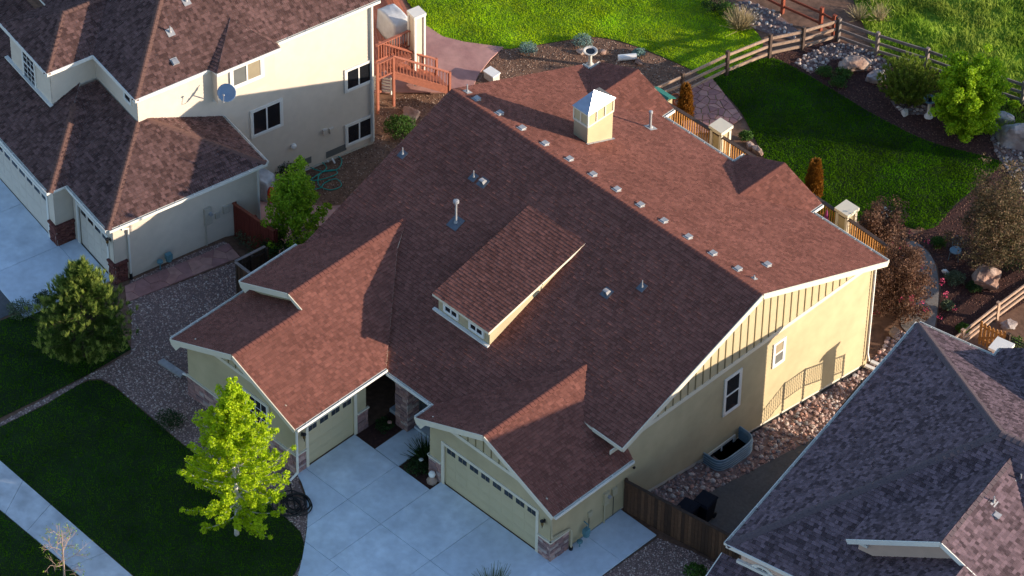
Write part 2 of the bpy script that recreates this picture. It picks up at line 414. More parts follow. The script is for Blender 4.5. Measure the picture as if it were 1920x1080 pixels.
def window(parent, o, e, n, s0, s1, z0, z1, trim, pane, split='v', tw=.10, name='window', panes=None, cols=1, rows=1, sash=WHITE, cross=True):
    """casing, sash and glass: window > frame, pane"""
    o, e, n = [np.asarray(a, float) for a in (o, e, n)]; B = (o, e, n, (0, 0, 1))
    c = MB()
    for lo, hi in (((s0 - tw, 0, z0 - tw), (s0, .062, z1 + tw)), ((s1, 0, z0 - tw), (s1 + tw, .062, z1 + tw)),
                   ((s0, 0, z1), (s1, .064, z1 + tw)), ((s0, 0, z0 - tw), (s1, .072, z0))):
        c.box(lo, hi, 0, B)
    wn = c.build(name, trim, parent)
    f = MB(); b = .045
    f.box((s0, .0, z0), (s0 + b, .052, z1), 0, B).box((s1 - b, .0, z0), (s1, .052, z1), 0, B)
    f.box((s0 + b, .0, z1 - b), (s1 - b, .052, z1), 0, B).box((s0 + b, .0, z0), (s1 - b, .052, z0 + b), 0, B)
    sm, zm = (s0 + s1) / 2, (z0 + z1) / 2
    if cross:
        if split == 'v': f.box((sm - .03, .0, z0 + b), (sm + .03, .055, z1 - b), 0, B); P = [(s0 + b, sm - .03, z0 + b, z1 - b), (sm + .03, s1 - b, z0 + b, z1 - b)]
        else: f.box((s0 + b, .0, zm - .03), (s1 - b, .055, zm + .03), 0, B); P = [(s0 + b, s1 - b, z0 + b, zm - .03), (s0 + b, s1 - b, zm + .03, z1 - b)]
    else: P = [(s0 + b, s1 - b, z0 + b, z1 - b)]
    f.build('frame', sash, wn)
    for i, (a, bb, cc, dd) in enumerate(P):
        pm = (panes[i] if panes else pane)
        MB().box((a, -.004, cc), (bb, .032, dd), 0, B).build('pane', pm, wn)
        if cols > 1 or rows > 1:
            g = MB()
            for k in range(1, cols): x = a + (bb - a) * k / cols; g.box((x - .012, .032, cc), (x + .012, .040, dd), 0, B)
            for k in range(1, rows): z = cc + (dd - cc) * k / rows; g.box((a, .032, z - .012), (bb, .041, z + .012), 0, B)
            g.build('muntin', sash, wn)
    return wn
def gutter(parent, a, b, out, m=GUTTER, name='gutter', wd=.12, ht=.11):
    """open channel hung along an eave from a to b; out = outward horizontal"""
    a = np.asarray(a, float); b = np.asarray(b, float); d = (b - a); L = np.linalg.norm(d); d /= L; out = np.asarray(out, float); U = np.cross(d, out) if np.cross(d, out)[2] > 0 else np.cross(out, d)
    B = (a, d, out, U); mb = MB()
    mb.box((0, .002, -ht), (L, .014, .0), 0, B).box((0, .014, -ht), (L, wd - .02, -ht + .012), 0, B).box((0, wd - .02, -ht), (L, wd, .012), 0, B)
    mb.box((0, .014, -ht + .012), (.012, wd - .02, 0), 0, B).box((L - .012, .014, -ht + .012), (L, wd - .02, 0), 0, B)
    k = .5
    while k < L - .2: mb.box((k, .014, -.012), (k + .03, wd - .02, .004), 0, B); k += .85
    return mb.build(name, m, parent)
def board(parent, a, b, wd, th, m, name): return MB().bar(a, b, th, wd).build(name, m, parent)

# ------------------------------------------------------------------ pieces of ground: sheets that follow the grade
def resample(pts, closed=True, n=6):               # smooth a hand-drawn outline (Catmull-Rom)
    P = [np.asarray(q[:2], float) for q in pts]; out = []; N = len(P)
    for i in range(N if closed else N - 1):
        p0, p1, p2, p3 = P[(i - 1) % N], P[i], P[(i + 1) % N], P[(i + 2) % N]
        for k in range(n):
            t = k / n; out.append(.5 * ((2 * p1) + (-p0 + p2) * t + (2 * p0 - 5 * p1 + 4 * p2 - p3) * t * t + (-p0 + 3 * p1 - 3 * p2 + p3) * t ** 3))
    return [tuple(q) for q in out]
def sheet(name, poly, m, dz, parent=None, kind='structure', th=0.0, label=None):
    bm = bmesh.new(); vs = [bm.verts.new((q[0], q[1], 0)) for q in poly]; bm.faces.new(vs)
    y0 = min(q[1] for q in poly); y1 = max(q[1] for q in poly); x0 = min(q[0] for q in poly); x1 = max(q[0] for q in poly)
    for y in (3.5, 4, 9, 13, 18):
        if y0 < y < y1: bmesh.ops.bisect_plane(bm, geom=bm.verts[:] + bm.edges[:] + bm.faces[:], plane_co=(0, y, 0), plane_no=(0, 1, 0))
    for x in (-16, -15.5, -15, -14.5, -14):
        if x0 < x < x1: bmesh.ops.bisect_plane(bm, geom=bm.verts[:] + bm.edges[:] + bm.faces[:], plane_co=(x, 0, 0), plane_no=(1, 0, 0))
    bmesh.ops.triangulate(bm, faces=bm.faces[:])
    for v in bm.verts: v.co.z = h(v.co.x, v.co.y) + dz
    bmesh.ops.recalc_face_normals(bm, faces=bm.faces[:])
    if sum(f.normal.z for f in bm.faces) < 0: bmesh.ops.reverse_faces(bm, faces=bm.faces[:])
    if th:
        r = bmesh.ops.extrude_face_region(bm, geom=bm.faces[:])
        for v in [g for g in r['geom'] if isinstance(g, bmesh.types.BMVert)]: v.co.z += th
    me = bpy.data.meshes.new(name); bm.to_mesh(me); bm.free(); me.materials.append(m)
    o = link(name, me, parent)
    if kind: o['kind'] = kind
    if label: o['label'] = label
    return o
def GP(px): return [tuple(G(*q)[:2]) for q in px]
def scatter_pts(poly, dens, rng=RNG, holes=()):
    P = np.asarray([q[:2] for q in poly]); lo = P.min(0); hi = P.max(0); n = int(dens * (hi[0] - lo[0]) * (hi[1] - lo[1]))
    xy = rng.uniform(lo, hi, (n, 2)); k = inside(P, xy[:, 0], xy[:, 1])
    for hl in holes: k &= ~inside(np.asarray(hl), xy[:, 0], xy[:, 1])
    return xy[k]
def hv(xy):
    k = np.clip((xy[:, 0] + 16) / 2, 0, 1)
    f = lambda t: np.interp(xy[:, 1], [a for a, b in t], [b for a, b in t])
    return f(YS_R) * k + f(YS_L) * (1 - k)
def blades(name, polys, dens, hgt, wd, m, parent=None, dz=.0, lean=.5, kind='stuff', holes=(), label=None, seed=1, cat=None, clump=0.0):
    """grass: one bent two-triangle blade tuft per point"""
    rng = np.random.default_rng(seed); xy = np.concatenate([scatter_pts(p, dens, rng, holes) for p in polys])
    if clump:                                       # uneven height in drifts
        ph = np.array([mnoise.noise((x * 1.3, y * 1.3, 0)) + .6 * mnoise.noise((x * 4., y * 4., 3)) for x, y in xy])
        sc_ = np.clip(1 + clump * ph, .3, 2.2)
    else: sc_ = np.ones(len(xy))
    n = len(xy); z = hv(xy) + dz; a = rng.uniform(0, 2 * np.pi, n); H = hgt * rng.uniform(.55, 1.25, n) * sc_; W = wd * rng.uniform(.6, 1.3, n)
    la = rng.uniform(0, 2 * np.pi, n); ll = H * lean * rng.uniform(.2, 1, n)
    base = np.c_[xy, z]; d = np.c_[np.cos(a), np.sin(a), np.zeros(n)] * W[:, None] / 2
    mid = base + np.c_[np.cos(la) * ll * .35, np.sin(la) * ll * .35, H * .6]; tip = base + np.c_[np.cos(la) * ll, np.sin(la) * ll, H]
    V = np.stack([base - d, base + d, mid + d * .7, mid - d * .7, tip + d * .1, tip - d * .1], 1).reshape(-1, 3)
    i = np.arange(n)[:, None] * 6
    F = np.concatenate([i + np.array([0, 1, 2, 3]), i + np.array([3, 2, 4, 5])])
    o = link(name, raw_mesh(name, V, F, m), parent, kind=kind)
    if label: o['label'] = label
    if cat: o['category'] = cat
    return o
# rocks
def rock_mesh(name, m, seed, sub=1, sq=(1, .85, .6), rough=.18):
    bm = bmesh.new(); bmesh.ops.create_icosphere(bm, subdivisions=sub, radius=.5); rr = random.Random(seed); of = Vector((rr.random() * 50, rr.random() * 50, 0))
    for v in bm.verts:
        f = 1 + rough * 2.2 * mnoise.noise(v.co * 2.2 + of) + rough * .8 * mnoise.noise(v.co * 6 + of)
        v.co = Vector((v.co.x * sq[0], v.co.y * sq[1], v.co.z * sq[2])) * f
    if sub >= 2:                                     # break it along a few flat faces
        pls = [(Vector((rr.gauss(0, 1), rr.gauss(0, 1), rr.gauss(.3, .8))).normalized(), rr.uniform(.24, .40)) for _ in range(11)]
        for v in bm.verts:
            for n_, d_ in pls:
                k_ = v.co.dot(n_) - d_ * (abs(n_.x) * sq[0] + abs(n_.y) * sq[1] + abs(n_.z) * sq[2]) * .72
                if k_ > 0: v.co -= n_ * k_ * .92
            v.co += Vector((mnoise.noise(v.co * 9 + of), mnoise.noise(v.co * 9 - of), mnoise.noise(v.co * 9))) * .02
    me = bpy.data.meshes.new(name); bm.to_mesh(me); bm.free(); me.materials.append(m)
    return me
def pebbles(name, polys, dens, size, m, parent=None, dz=0.0, holes=(), seed=3, flat=.6, kind='stuff', label=None, cat=None):
    """loose stones as one mesh of squashed octahedral pebbles (14 verts)"""
    rng = np.random.default_rng(seed); xy = np.concatenate([scatter_pts(p, dens, rng, holes) for p in polys]); n = len(xy)
    t = [(1, 0, 0), (0, 1, 0), (-1, 0, 0), (0, -1, 0), (.62, .62, .45), (-.62, .62, .45), (-.62, -.62, .45), (.62, -.62, .45), (0, 0, .9), (.62, .62, -.4), (-.62, .62, -.4), (-.62, -.62, -.4), (.62, -.62, -.4)]
    T = np.array(t); Fq = np.array([(8, 4, 5), (8, 5, 6), (8, 6, 7), (8, 7, 4), (4, 1, 5), (5, 2, 6), (6, 3, 7), (7, 0, 4), (0, 1, 4), (1, 2, 5), (2, 3, 6), (3, 0, 7), (0, 9, 1), (1, 10, 2), (2, 11, 3), (3, 12, 0)])
    S = size * rng.uniform(.5, 1.3, n); A = rng.uniform(0, 2 * np.pi, n); sx = S * rng.uniform(.8, 1.35, n) / 2; sy = S / 2 * rng.uniform(.7, 1.1, n); sz = S * flat / 2 * rng.uniform(.7, 1.2, n)
    V = T[None] * np.stack([sx, sy, sz], 1)[:, None, :] * rng.uniform(.82, 1.15, (n, len(t), 1))
    tx = rng.uniform(-.3, .3, n)[:, None]; V[..., 2] += V[..., 0] * tx
    x = V[..., 0] * np.cos(A)[:, None] - V[..., 1] * np.sin(A)[:, None]; y = V[..., 0] * np.sin(A)[:, None] + V[..., 1] * np.cos(A)[:, None]
    V = np.stack([x + xy[:, :1], y + xy[:, 1:], V[..., 2] + (hv(xy) + dz + sz * .45)[:, None]], 2)
    F = (Fq[None] + (np.arange(n) * len(t))[:, None, None]).reshape(-1, 3)
    o = link(name, raw_mesh(name, V.reshape(-1, 3), F, m), parent, kind=kind)
    if label: o['label'] = label
    if cat: o['category'] = cat
    return o
_rocks = {}
def stones(polys, dens, size, m, parent, name='stone', limit=300, dz=0.0, seed=5, holes=()):
    """river stones: up to `limit` as objects of their own (shared meshes), the rest joined"""
    rng = np.random.default_rng(seed); xy = np.concatenate([scatter_pts(p, dens, rng, holes) for p in polys])
    keep = []
    cell = {}
    S = size * rng.uniform(.6, 1.45, len(xy))
    order = np.argsort(-S)
    for i in order:                                  # keep them apart
        x, y = xy[i]; r = S[i] * .36; ok = True; cx, cy = int(x / .3), int(y / .3)
        for a in (-1, 0, 1):
            for b in (-1, 0, 1):
                for (u, v, q) in cell.get((cx + a, cy + b), ()):
                    if (u - x) ** 2 + (v - y) ** 2 < (r + q) ** 2: ok = False
        if ok: cell.setdefault((cx, cy), []).append((x, y, r)); keep.append(i)
    ms = _rocks.setdefault(m.name, [rock_mesh(name, m, s, 1, (1.1, .85, .62), .16) for s in range(6)])
    # one island colour per object comes from the noise, so give the copies a colour of their own
    for k, i in enumerate(keep[:limit]):
        x, y = xy[i]; link(name, ms[k % len(ms)], parent, loc=(x, y, h(x, y) + dz + S[i] * .18), rot=(rng.uniform(-.3, .3), rng.uniform(-.3, .3), rng.uniform(0, 6.28)), scale=S[i])
    return [(xy[i][0], xy[i][1], S[i]) for i in keep[limit:]]

# ================================================================== THE SETTING: ground, drives, lawns, beds
def ground_sheet():
    ys = [-400, -120, -60, -40, -30, -20, -10, 0, 3.5, 4, 9, 13, 18, 25, 40, 80, 160, 900]
    xs = [-700, -150, -60, -40, -30, -24, -20, -16, -15.5, -15, -14.5, -14, -10, -5, 0, 5, 10, 20, 40, 100, 500]
    mb = MB(); mb.add([(x, y, h(x, y) - .012) for y in ys for x in xs], [(j * len(xs) + i, j * len(xs) + i + 1, (j + 1) * len(xs) + i + 1, (j + 1) * len(xs) + i) for j in range(len(ys) - 1) for i in range(len(xs) - 1)])
    return mb.build('ground', DIRT, kind='structure')
ground_sheet()

def slabs(parent, rects, m, th=.10, dz=.0, gap=.014, name='slab'):
    """poured slabs, one object each, with an open joint between neighbours"""
    for P in rects:
        bm = bmesh.new(); c = np.mean([q[:2] for q in P], 0)
        Q = []
        n = len(P); ar = area2(P); sg = 1 if ar > 0 else -1
        for i in range(n):                           # inset by gap/2
            p0, p1, p2 = [np.asarray(P[(i + k) % n][:2], float) for k in (-1, 0, 1)]
            d1 = (p1 - p0) / np.linalg.norm(p1 - p0); d2 = (p2 - p1) / np.linalg.norm(p2 - p1)
            n1 = np.array([-d1[1], d1[0]]) * sg; n2 = np.array([-d2[1], d2[0]]) * sg
            bis = n1 + n2; bis /= max(.3, bis @ n1)
            Q.append(p1 + bis * gap / 2)
        z = [h(*q) for q in Q]
        mb = MB().prism([(q[0], q[1], zz + dz - th + .06) for q, zz in zip(Q, z)], (0, 0, th))
        o = mb.build(name, m, parent)
        b = o.modifiers.new('edge', 'BEVEL'); b.width = .008; b.segments = 1; b.limit_method = 'ANGLE'

# ---- main driveway: joints at X=-7.6,-5.8,-3.14 and Y=-5.8,-3.2,-0.6
drive = sheet('driveway', [(-9.95, -3.6), (-9.0, -4.1), (-8.12, -4.8), (-7.26, -5.75), (-6.6, -6.5), (-6.0, -7.3), (-5.3, -8.6), (-5, -14), (1.9, -14), (1.9, 3.8), (.1, 3.8), (0, .02), (-5.75, .02), (-5.8, -.6), (-7.5, -.6), (-8.8, -.6), (-9.75, -.6), (-9.95, -.6)], JOINT, .012)
R = lambda x0, x1, y0, y1: [(x0, y0), (x1, y0), (x1, y1), (x0, y1)]
slabs(drive, [
    [(-9.95, -3.62), (-9.75, -3.2), (-9.95, -3.2)][::1] if False else R(-9.95, -7.6, -3.2, -.6), R(-7.6, -5.8, -3.2, -.6), R(-5.8, -3.14, -3.2, 0), R(-3.14, 0.0, -3.2, 0),
    [(-9.98, -3.62), (-9.5, -3.82), (-9.0, -4.1), (-8.55, -4.42), (-8.12, -4.8), (-7.6, -5.32), (-7.6, -3.2), (-9.98, -3.2)],
    [(-7.6, -5.32), (-7.14, -5.85), (-5.8, -5.85), (-5.8, -3.2), (-7.6, -3.2)], R(-5.8, -3.14, -5.85, -3.2), R(-3.14, -.02, -5.85, -3.2),
    [(-7.14, -5.85), (-6.6, -6.5), (-6.0, -7.3), (-5.3, -8.5), (-5.3, -5.85)], R(-5.3, -3.14, -8.5, -5.85), R(-3.14, -.02, -8.5, -5.85),
    R(-.02, 1.88, -3.2, -.1), R(.0, 1.88, -.1, 1.9), R(.0, 1.88, 1.9, 3.82), R(-.02, 1.88, -5.85, -3.2)], CONC)
# entry walk and porch floor
walk = sheet('entry_walk', [(-8.84, -.6), (-7.54, -.6), (-7.5, 1.3), (-8.9, 1.3)], JOINT, .012)
slabs(walk, [R(-8.84, -7.54, -.58, 1.25)], CONC, dz=-.006)
porch = MB().box((-9.95, 1.27, -.05), (-6.5, 3.9, .17)).build('porch_floor', CONC, kind='structure')

# ---- public sidewalk
sw = sheet('sidewalk', GP([(-60, 812), (0, 866), (250, 1082), (330, 1150), (230, 1170), (150, 1082), (0, 957), (-60, 905)]), JOINT, .010)
_a = [G(-60 + 310 * k / 6., 812 + 270 * k / 6.) for k in range(8)]; _b = [G(-70 + 240 * k / 6., 898 + 200 * k / 6.) for k in range(8)]
slabs(sw, [[tuple(_a[k][:2]), tuple(_b[k][:2]), tuple(_b[k + 1][:2]), tuple(_a[k + 1][:2])] for k in range(7)], CONC2, dz=-.01)

# ---- left neighbour's driveway
ldr = GP([(-60, 290), (0, 338), (60, 392), (100, 430), (145, 452), (205, 485), (215, 500), (150, 535), (85, 566), (40, 580), (0, 598), (-60, 625)])
ld = sheet('driveway', ldr, JOINT, .010)
_L0 = np.array([-22.71, -.95]); _ca, _sa = math.cos(math.radians(-11)), math.sin(math.radians(-11))
def LW(u, v): return (_L0[0] + u * _ca - v * _sa, _L0[1] + u * _sa + v * _ca)
rects = []
for (u0, u1) in ((-9.6, -6.2), (-6.2, -3.15), (-3.15, -.25)):
    for (v0, v1) in ((-7.6, -4.6), (-4.6, -1.35), (-1.35, -.55)):
        if v0 == -1.35 and u1 < -1: continue
        if u0 == -3.15 and v0 == -7.6: continue
        q = [LW(u0, v0), LW(u1, v0), LW(u1, v1), LW(u0, v1)]
        rects.append(q)
slabs(ld, rects, CONC, dz=-.01)

# ---- lawns
front_lawn = resample(GP([(-80, 840), (0, 802), (90, 757), (150, 722), (180, 712), (215, 728), (290, 792), (345, 838), (430, 895), (500, 945), (552, 985), (570, 1015), (566, 1050), (548, 1085), (520, 1150), (330, 1150), (250, 1083), (120, 972), (0, 868), (-80, 800)]), n=4)
front_lawn = GP([(-80, 838), (0, 801), (90, 757), (140, 726), (165, 714), (190, 713), (215, 726), (290, 790), (345, 836), (430, 893), (500, 943), (545, 978), (563, 998), (570, 1020), (566, 1050), (548, 1085), (520, 1150), (330, 1148), (252, 1081), (120, 968), (0, 864), (-80, 795)])
strip_lawn = GP([(-60, 908), (0, 958), (150, 1083), (220, 1160), (-60, 1160)])
left_lawn = GP([(-80, 635), (0, 602), (85, 568), (150, 540), (215, 590), (246, 655), (170, 700), (75, 748), (0, 784), (-80, 820)])
back_lawn = resample(GP([(1336, 150), (1390, 122), (1440, 109), (1480, 122), (1560, 168), (1640, 216), (1740, 265), (1825, 288), (1878, 305), (1850, 335), (1790, 385), (1750, 428), (1690, 425), (1640, 408), (1560, 420), (1470, 360), (1420, 270), (1392, 215), (1365, 182)]), n=4)
nb_lawn = resample(GP([(770, -40), (790, 40), (835, 72), (940, 91), (985, 88), (1060, 76), (1120, 70), (1190, 86), (1290, 128), (1330, 150), (1350, 140), (1420, 100), (1428, 75), (1395, 40), (1330, 0), (1250, -50), (1000, -90)]), n=4)
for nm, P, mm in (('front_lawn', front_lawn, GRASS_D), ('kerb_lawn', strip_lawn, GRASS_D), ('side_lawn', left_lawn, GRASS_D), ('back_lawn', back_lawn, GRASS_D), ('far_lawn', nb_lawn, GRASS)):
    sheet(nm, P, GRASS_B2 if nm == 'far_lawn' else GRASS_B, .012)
meadow_poly = [(-12.6, 33.0), (10, 33.3), (40, 34), (60, 60), (20, 90), (-30, 80), (-32, 52), (-22, 41), (-17, 36)]
sheet('meadow', meadow_poly, GRASS_B2, .006)

# ---- beds
gravel_poly = GP([(-80, 828), (0, 790), (75, 750), (160, 706), (245, 662), (250, 600), (238, 566), (300, 545), (450, 487), (470, 500), (560, 470), (640, 660), (660, 760), (560, 905), (580, 930), (590, 1000), (560, 1085), (470, 1000), (300, 830), (190, 742), (0, 830)])
gravel_zone = GP([(-80, 838), (0, 793), (75, 752), (160, 707), (245, 662), (248, 600), (236, 562), (330, 533), (452, 487), (470, 500), (480, 560), (560, 560), (560, 905), (573, 935), (577, 970), (573, 1012), (560, 1082), (550, 1082), (566, 1050), (571, 1020), (563, 996), (500, 940), (345, 834), (215, 723), (190, 710), (165, 711), (90, 755), (0, 800), (-80, 845)])
sheet('gravel_bed', gravel_zone, GRAVEL_B, .006)
gravel_zone2 = GP([(232, 530), (330, 495), (436, 448), (445, 462), (330, 513), (240, 552)])      # strip along the neighbour's wall
gravel_side = GP([(243, 528), (330, 488), (420, 452), (432, 460), (330, 506), (245, 545)])
sheet('gravel_strip', gravel_side, GRAVEL_B, .007)
gravel_right = GP([(1124, 1086), (1233, 1009), (1300, 1035), (1372, 1072), (1400, 1110), (1300, 1150), (1150, 1150)])
sheet('gravel_verge', gravel_right, GRAVEL_B, .007)
rock_strip = GP([(1212, 926), (1300, 875), (1340, 852), (1412, 810), (1500, 758), (1622, 688), (1640, 640), (1700, 590), (1690, 640), (1650, 690), (1600, 730), (1560, 775), (1500, 790), (1440, 832), (1390, 865), (1300, 905), (1240, 938)])
rock_strip_w = [(0.02, 4.2), (.9, 4.3), (1.3, 6.0), (1.55, 9.5), (1.7, 12.5), (1.9, 15), (2.2, 17), (2.3, 20.4), (.9, 20.8), (-.6, 20.6), (.02, 18.2)]
sheet('cobble_bed', rock_strip_w, GRAVEL_B, .006)
sheet('side_path', [(.9, 4.2), (4.6, 4.8), (4.9, 10), (4.0, 16.5), (2.2, 17), (1.9, 15), (1.7, 12.5), (1.55, 9.5), (1.3, 6.0)], PATH_D, .010)
curve_path = GP([(1690, 612), (1700, 560), (1698, 510), (1690, 470), (1710, 452), (1738, 470), (1755, 500), (1760, 545), (1755, 600), (1740, 640)])
sheet('garden_path', resample(curve_path, n=4), PATH_G, .010)
mulch_r = GP([(1740, 430), (1800, 380), (1880, 305), (2000, 330), (2000, 520), (1800, 640), (1755, 620), (1765, 545), (1758, 500), (1740, 468), (1700, 445)])
sheet('mulch_bed', mulch_r, MULCH_B, .007)
mulch_back = GP([(1442, 108), (1500, 84), (1566, 74), (1640, 100), (1735, 120), (1920, 190), (2000, 260), (2000, 330), (1880, 306), (1825, 289), (1740, 266), (1640, 217), (1560, 169), (1480, 123)])
sheet('mulch_bed', mulch_back, MULCH_B, .008)
mulch_top = GP([(880, 172), (898, 138), (943, 92), (990, 88), (1060, 77), (1120, 71), (1190, 87), (1290, 129), (1330, 152), (1300, 215), (1150, 260), (900, 220)])
sheet('bark_bed', mulch_top, DIRT, .008)
mulch_left = GP([(560, 310), (703, 268), (712, 190), (840, 160), (860, 180), (780, 290), (660, 400), (560, 385), (500, 360), (470, 330)])
sheet('bark_bed', mulch_left, DIRT, .008)
patio = GP([(700, 60), (800, 50), (830, 70), (870, 80), (944, 90), (920, 112), (898, 140), (885, 168), (840, 175), (700, 175)])
sheet('patio', patio, PATIO, .012, th=.05)
pinkwalk = GP([(466, 378), (560, 384), (660, 384), (640, 420), (560, 430), (545, 480), (480, 470), (470, 430)])
sheet('garden_walk', pinkwalk, PATIO, .012, th=.04)
bed1 = [(-9.9, -.58), (-8.86, -.58), (-8.9, 1.25), (-9.9, 1.25)]
bed2 = [(-7.52, -.58), (-5.82, -.58), (-5.8, .0), (-6.8, .02), (-6.85, 1.25), (-7.5, 1.25)]
sheet('planting_bed', bed1, MULCH_B, .02); sheet('planting_bed', bed2, MULCH_B, .02)

# ================================================================== MAIN HOUSE
HM = thing('house', (0, 0, 0), 'cream house with brown shingle roof, chimney, dormer and two garage wings, in the centre', 'house')
XL, XR, YR, ZR, YE, ZE, YF = -16.31, .37, 10.865, 6.80, 18.366, 3.657, 3.355
SF, SR = .388, (6.80 - 3.657) / (18.366 - 10.865)
F = lambda y: ZR - SF * (YR - y)
B_ = lambda y: ZR - SR * (y - YR)
XA, YA0, ZAE, SA = -9.539, -4.05, 2.988, .446
XB, XC, XD, YD, YD1, XE_ = -12.951, -16.5, -13.689, -.45, 5.924, -16.465
ZB = ZAE + SA * (XA - XB); ZD = ZAE + SA * (XA - XD); ZEE = ZD - SA * (XD - XE_); ZC = ZB - SA * (XB - XC) - .02
YP = .716
XG, WG, YG0, ZGE, YG1 = -3.204, 3.624, -.359, 2.96, 5.154
ZG = F(YG1); SG = (ZG - ZGE) / WG
fascia = MB(); slopes = {}
roof = MB()
def pl(*q): return [np.array(a, float) for a in q]
S_front = [pl((XL, 2.62, F(2.62)), (-12, 2.62, F(2.62)), (-12, YR, ZR), (XL, YR, ZR)), pl((-12, YF, F(YF)), (XR, YF, F(YF)), (XR, YR, ZR), (-12, YR, ZR)), pl((-12, YP, F(YP)), (XG, YP, F(YP)), (XG, YF, F(YF)), (-12, YF, F(YF)))]
G1 = (-15.83, -13.8, -11.77); G2 = (-7.8, -5.75, -3.7); YGB = 19.06
ZG1 = ZE + SR * 2.03
yg = lambda z: YR + (ZR - z) / SR
S_rear = [pl((XR, YE, ZE), (XL, YE, ZE), (XL, YR, ZR), (XR, YR, ZR))]
S_wr = [pl((XA, YA0, ZAE), (XA, YP, ZAE), (XB, YP, ZB), (XB, YA0, ZB)),               # right slope of the left wing, low part
        pl((XA, YP, ZAE), (XA - .01, YP + .02, ZAE + .005), (XD, YD1, ZD), (XD, YD, ZD), (XB, YD, ZB), (XB, YP, ZB))]
S_wr = [pl((XA, YA0, ZAE), (XA, YP, ZAE), (XB, yv := YP + (ZB - F(YP)) / SF if False else YP + (ZB - ZAE) / SF, ZB), (XB, YA0, ZB)),
        pl((XB, YD, ZB), (XB, YP + (ZB - ZAE) / SF, ZB), (XD, YD1, ZD), (XD, YD, ZD))]
S_wl_low = [pl((XC, YA0, ZC), (XB, YA0, ZB), (XB, YD + .5, ZB), (XC, YD + .5, ZC))]
S_wl_up = [pl((XE_, YD, ZEE), (XD, YD, ZD), (XD, YD1, ZD), (XE_, YR + (ZEE - ZR) / SF, ZEE))]
S_gl = [pl((XG - WG, YG0, ZGE), (XG, YG0, ZG), (XG, YG1, ZG), (XG - WG, YP + .05, ZGE))]
S_gr = [pl((XG, YG0, ZG), (XG + WG, YG0, ZGE), (XG + WG, 3.92, ZGE), (XG, YG1, ZG))]
for S in (S_front, S_rear, S_wr, S_wl_low, S_wl_up, S_gl, S_gr):
    for P in S: slab(roof, P, .13)
RF = roof.build('roof', TRIM, HM)
sl_id = 0
for S in (S_front, S_rear, S_wr, S_wl_low, S_wl_up, S_gl, S_gr):
    sl_id += 1; shingles(S, SHINGLE_MAIN, RF, seed=sl_id)
rg = MB()
RG = []
for g in (G1, G2):
    yb = yg(ZG1)
    RG.append([pl((g[0], YGB, ZE), (g[0], YE, ZE), (g[1], yb, ZG1), (g[1], YGB, ZG1))])
    RG.append([pl((g[2], YE, ZE), (g[2], YGB, ZE), (g[1], YGB, ZG1), (g[1], yb, ZG1))])
for k, g in enumerate((G1, G2)):
    rg = MB()
    for S in RG[2 * k:2 * k + 2]:
        for P in S: slab(rg, [q + np.array([0, 0, .006]) for q in P], .13)
    RG_o = rg.build('rear_gable_roof', TRIM, HM)
    for i, S in enumerate(RG[2 * k:2 * k + 2]): shingles([[q + np.array([0, 0, .008]) for q in P] for P in S], SHINGLE_MAIN, RG_o, seed=20 + i + 2 * k)
    caps((g[1], YGB, ZG1), (g[1], yg(ZG1), ZG1), CAP_MAIN, RG_o)
caps((XR, YR, ZR), (XL, YR, ZR), CAP_MAIN, RF, step=.2)
caps((XB, YA0, ZB), (XB, YD, ZB), CAP_MAIN, RF, step=.2); caps((XD, YD, ZD), (XD, YD1, ZD), CAP_MAIN, RF, step=.2)
caps((XG, YG0, ZG), (XG, YG1, ZG), CAP_MAIN, RF, step=.2)
# barge boards along the rakes, fascia, gutters
def rake(a, b, parent=HM, m=TRIM, out=(0, -1, 0), wd=.20, name='barge_board', th=.035):
    a = np.asarray(a, float) + np.asarray(out) * (th / 2 + .003) - np.array([0, 0, wd / 2 - .035]); b = np.asarray(b, float) + np.asarray(out) * (th / 2 + .003) - np.array([0, 0, wd / 2 - .035])
    MB().bar(a, b, th, wd).build(name, m, parent)
X1 = (1, 0, 0); Ym = (0, -1, 0)
rake((XR, YF, F(YF)), (XR, YR, ZR), out=X1, wd=.24); rake((XR, YR, ZR), (XR, YE, ZE), out=X1, wd=.24)
rake((XA, YA0, ZAE), (XB, YA0, ZB)); rake((XB, YA0, ZB), (XC, YA0, ZC), wd=.24)
rake((XD, YD, ZD), (XE_, YD, ZEE), wd=.24); rake((XB, YD, ZB + .02), (XD, YD, ZD), wd=.16)
rake((XG, YG0, ZG), (XG + WG, YG0, ZGE)); rake((XG - WG, YG0, ZGE), (XG, YG0, ZG), wd=.24)
rake((-1.15, YF, F(YF)), (XR, YF, F(YF)), wd=.16, name='fascia')
for x, z, y, s in ((XC, ZC, YA0, 1), (XE_, ZEE, YD, 1), (XG - WG, ZGE, YG0, 1)):     # raking returns at the eave corners
    MB().prism([(x + .02, y + .02, z - .12), (x + .55, y + .02, z + .02), (x + .30, y + .02, z - .34), (x + .02, y + .02, z - .20)], (0, -.05, 0)).build('eave_return', TRIM, HM)
gutter(HM, (XA, YA0 + .05, ZAE + .01), (XA, YP - .02, ZAE + .01), X1); gutter(HM, (XA + .1, YP, F(YP) + .01), (XG - WG - .1, YP, F(YP) + .01), Ym)
gutter(HM, (XG - WG, YP - .1, ZGE + .01), (XG - WG, YG0 + .05, ZGE + .01), (-1, 0, 0)); gutter(HM, (XG + WG, YG0 + .05, ZGE + .01), (XG + WG, 3.9, ZGE + .01), X1)
gutter(HM, (XC, YA0 + .05, ZC + .01), (XC, YD + .5, ZC + .01), (-1, 0, 0)); gutter(HM, (XE_, YD + .03, ZEE + .01), (XE_, 2.6, ZEE + .01), (-1, 0, 0))
Yp = (0, 1, 0)
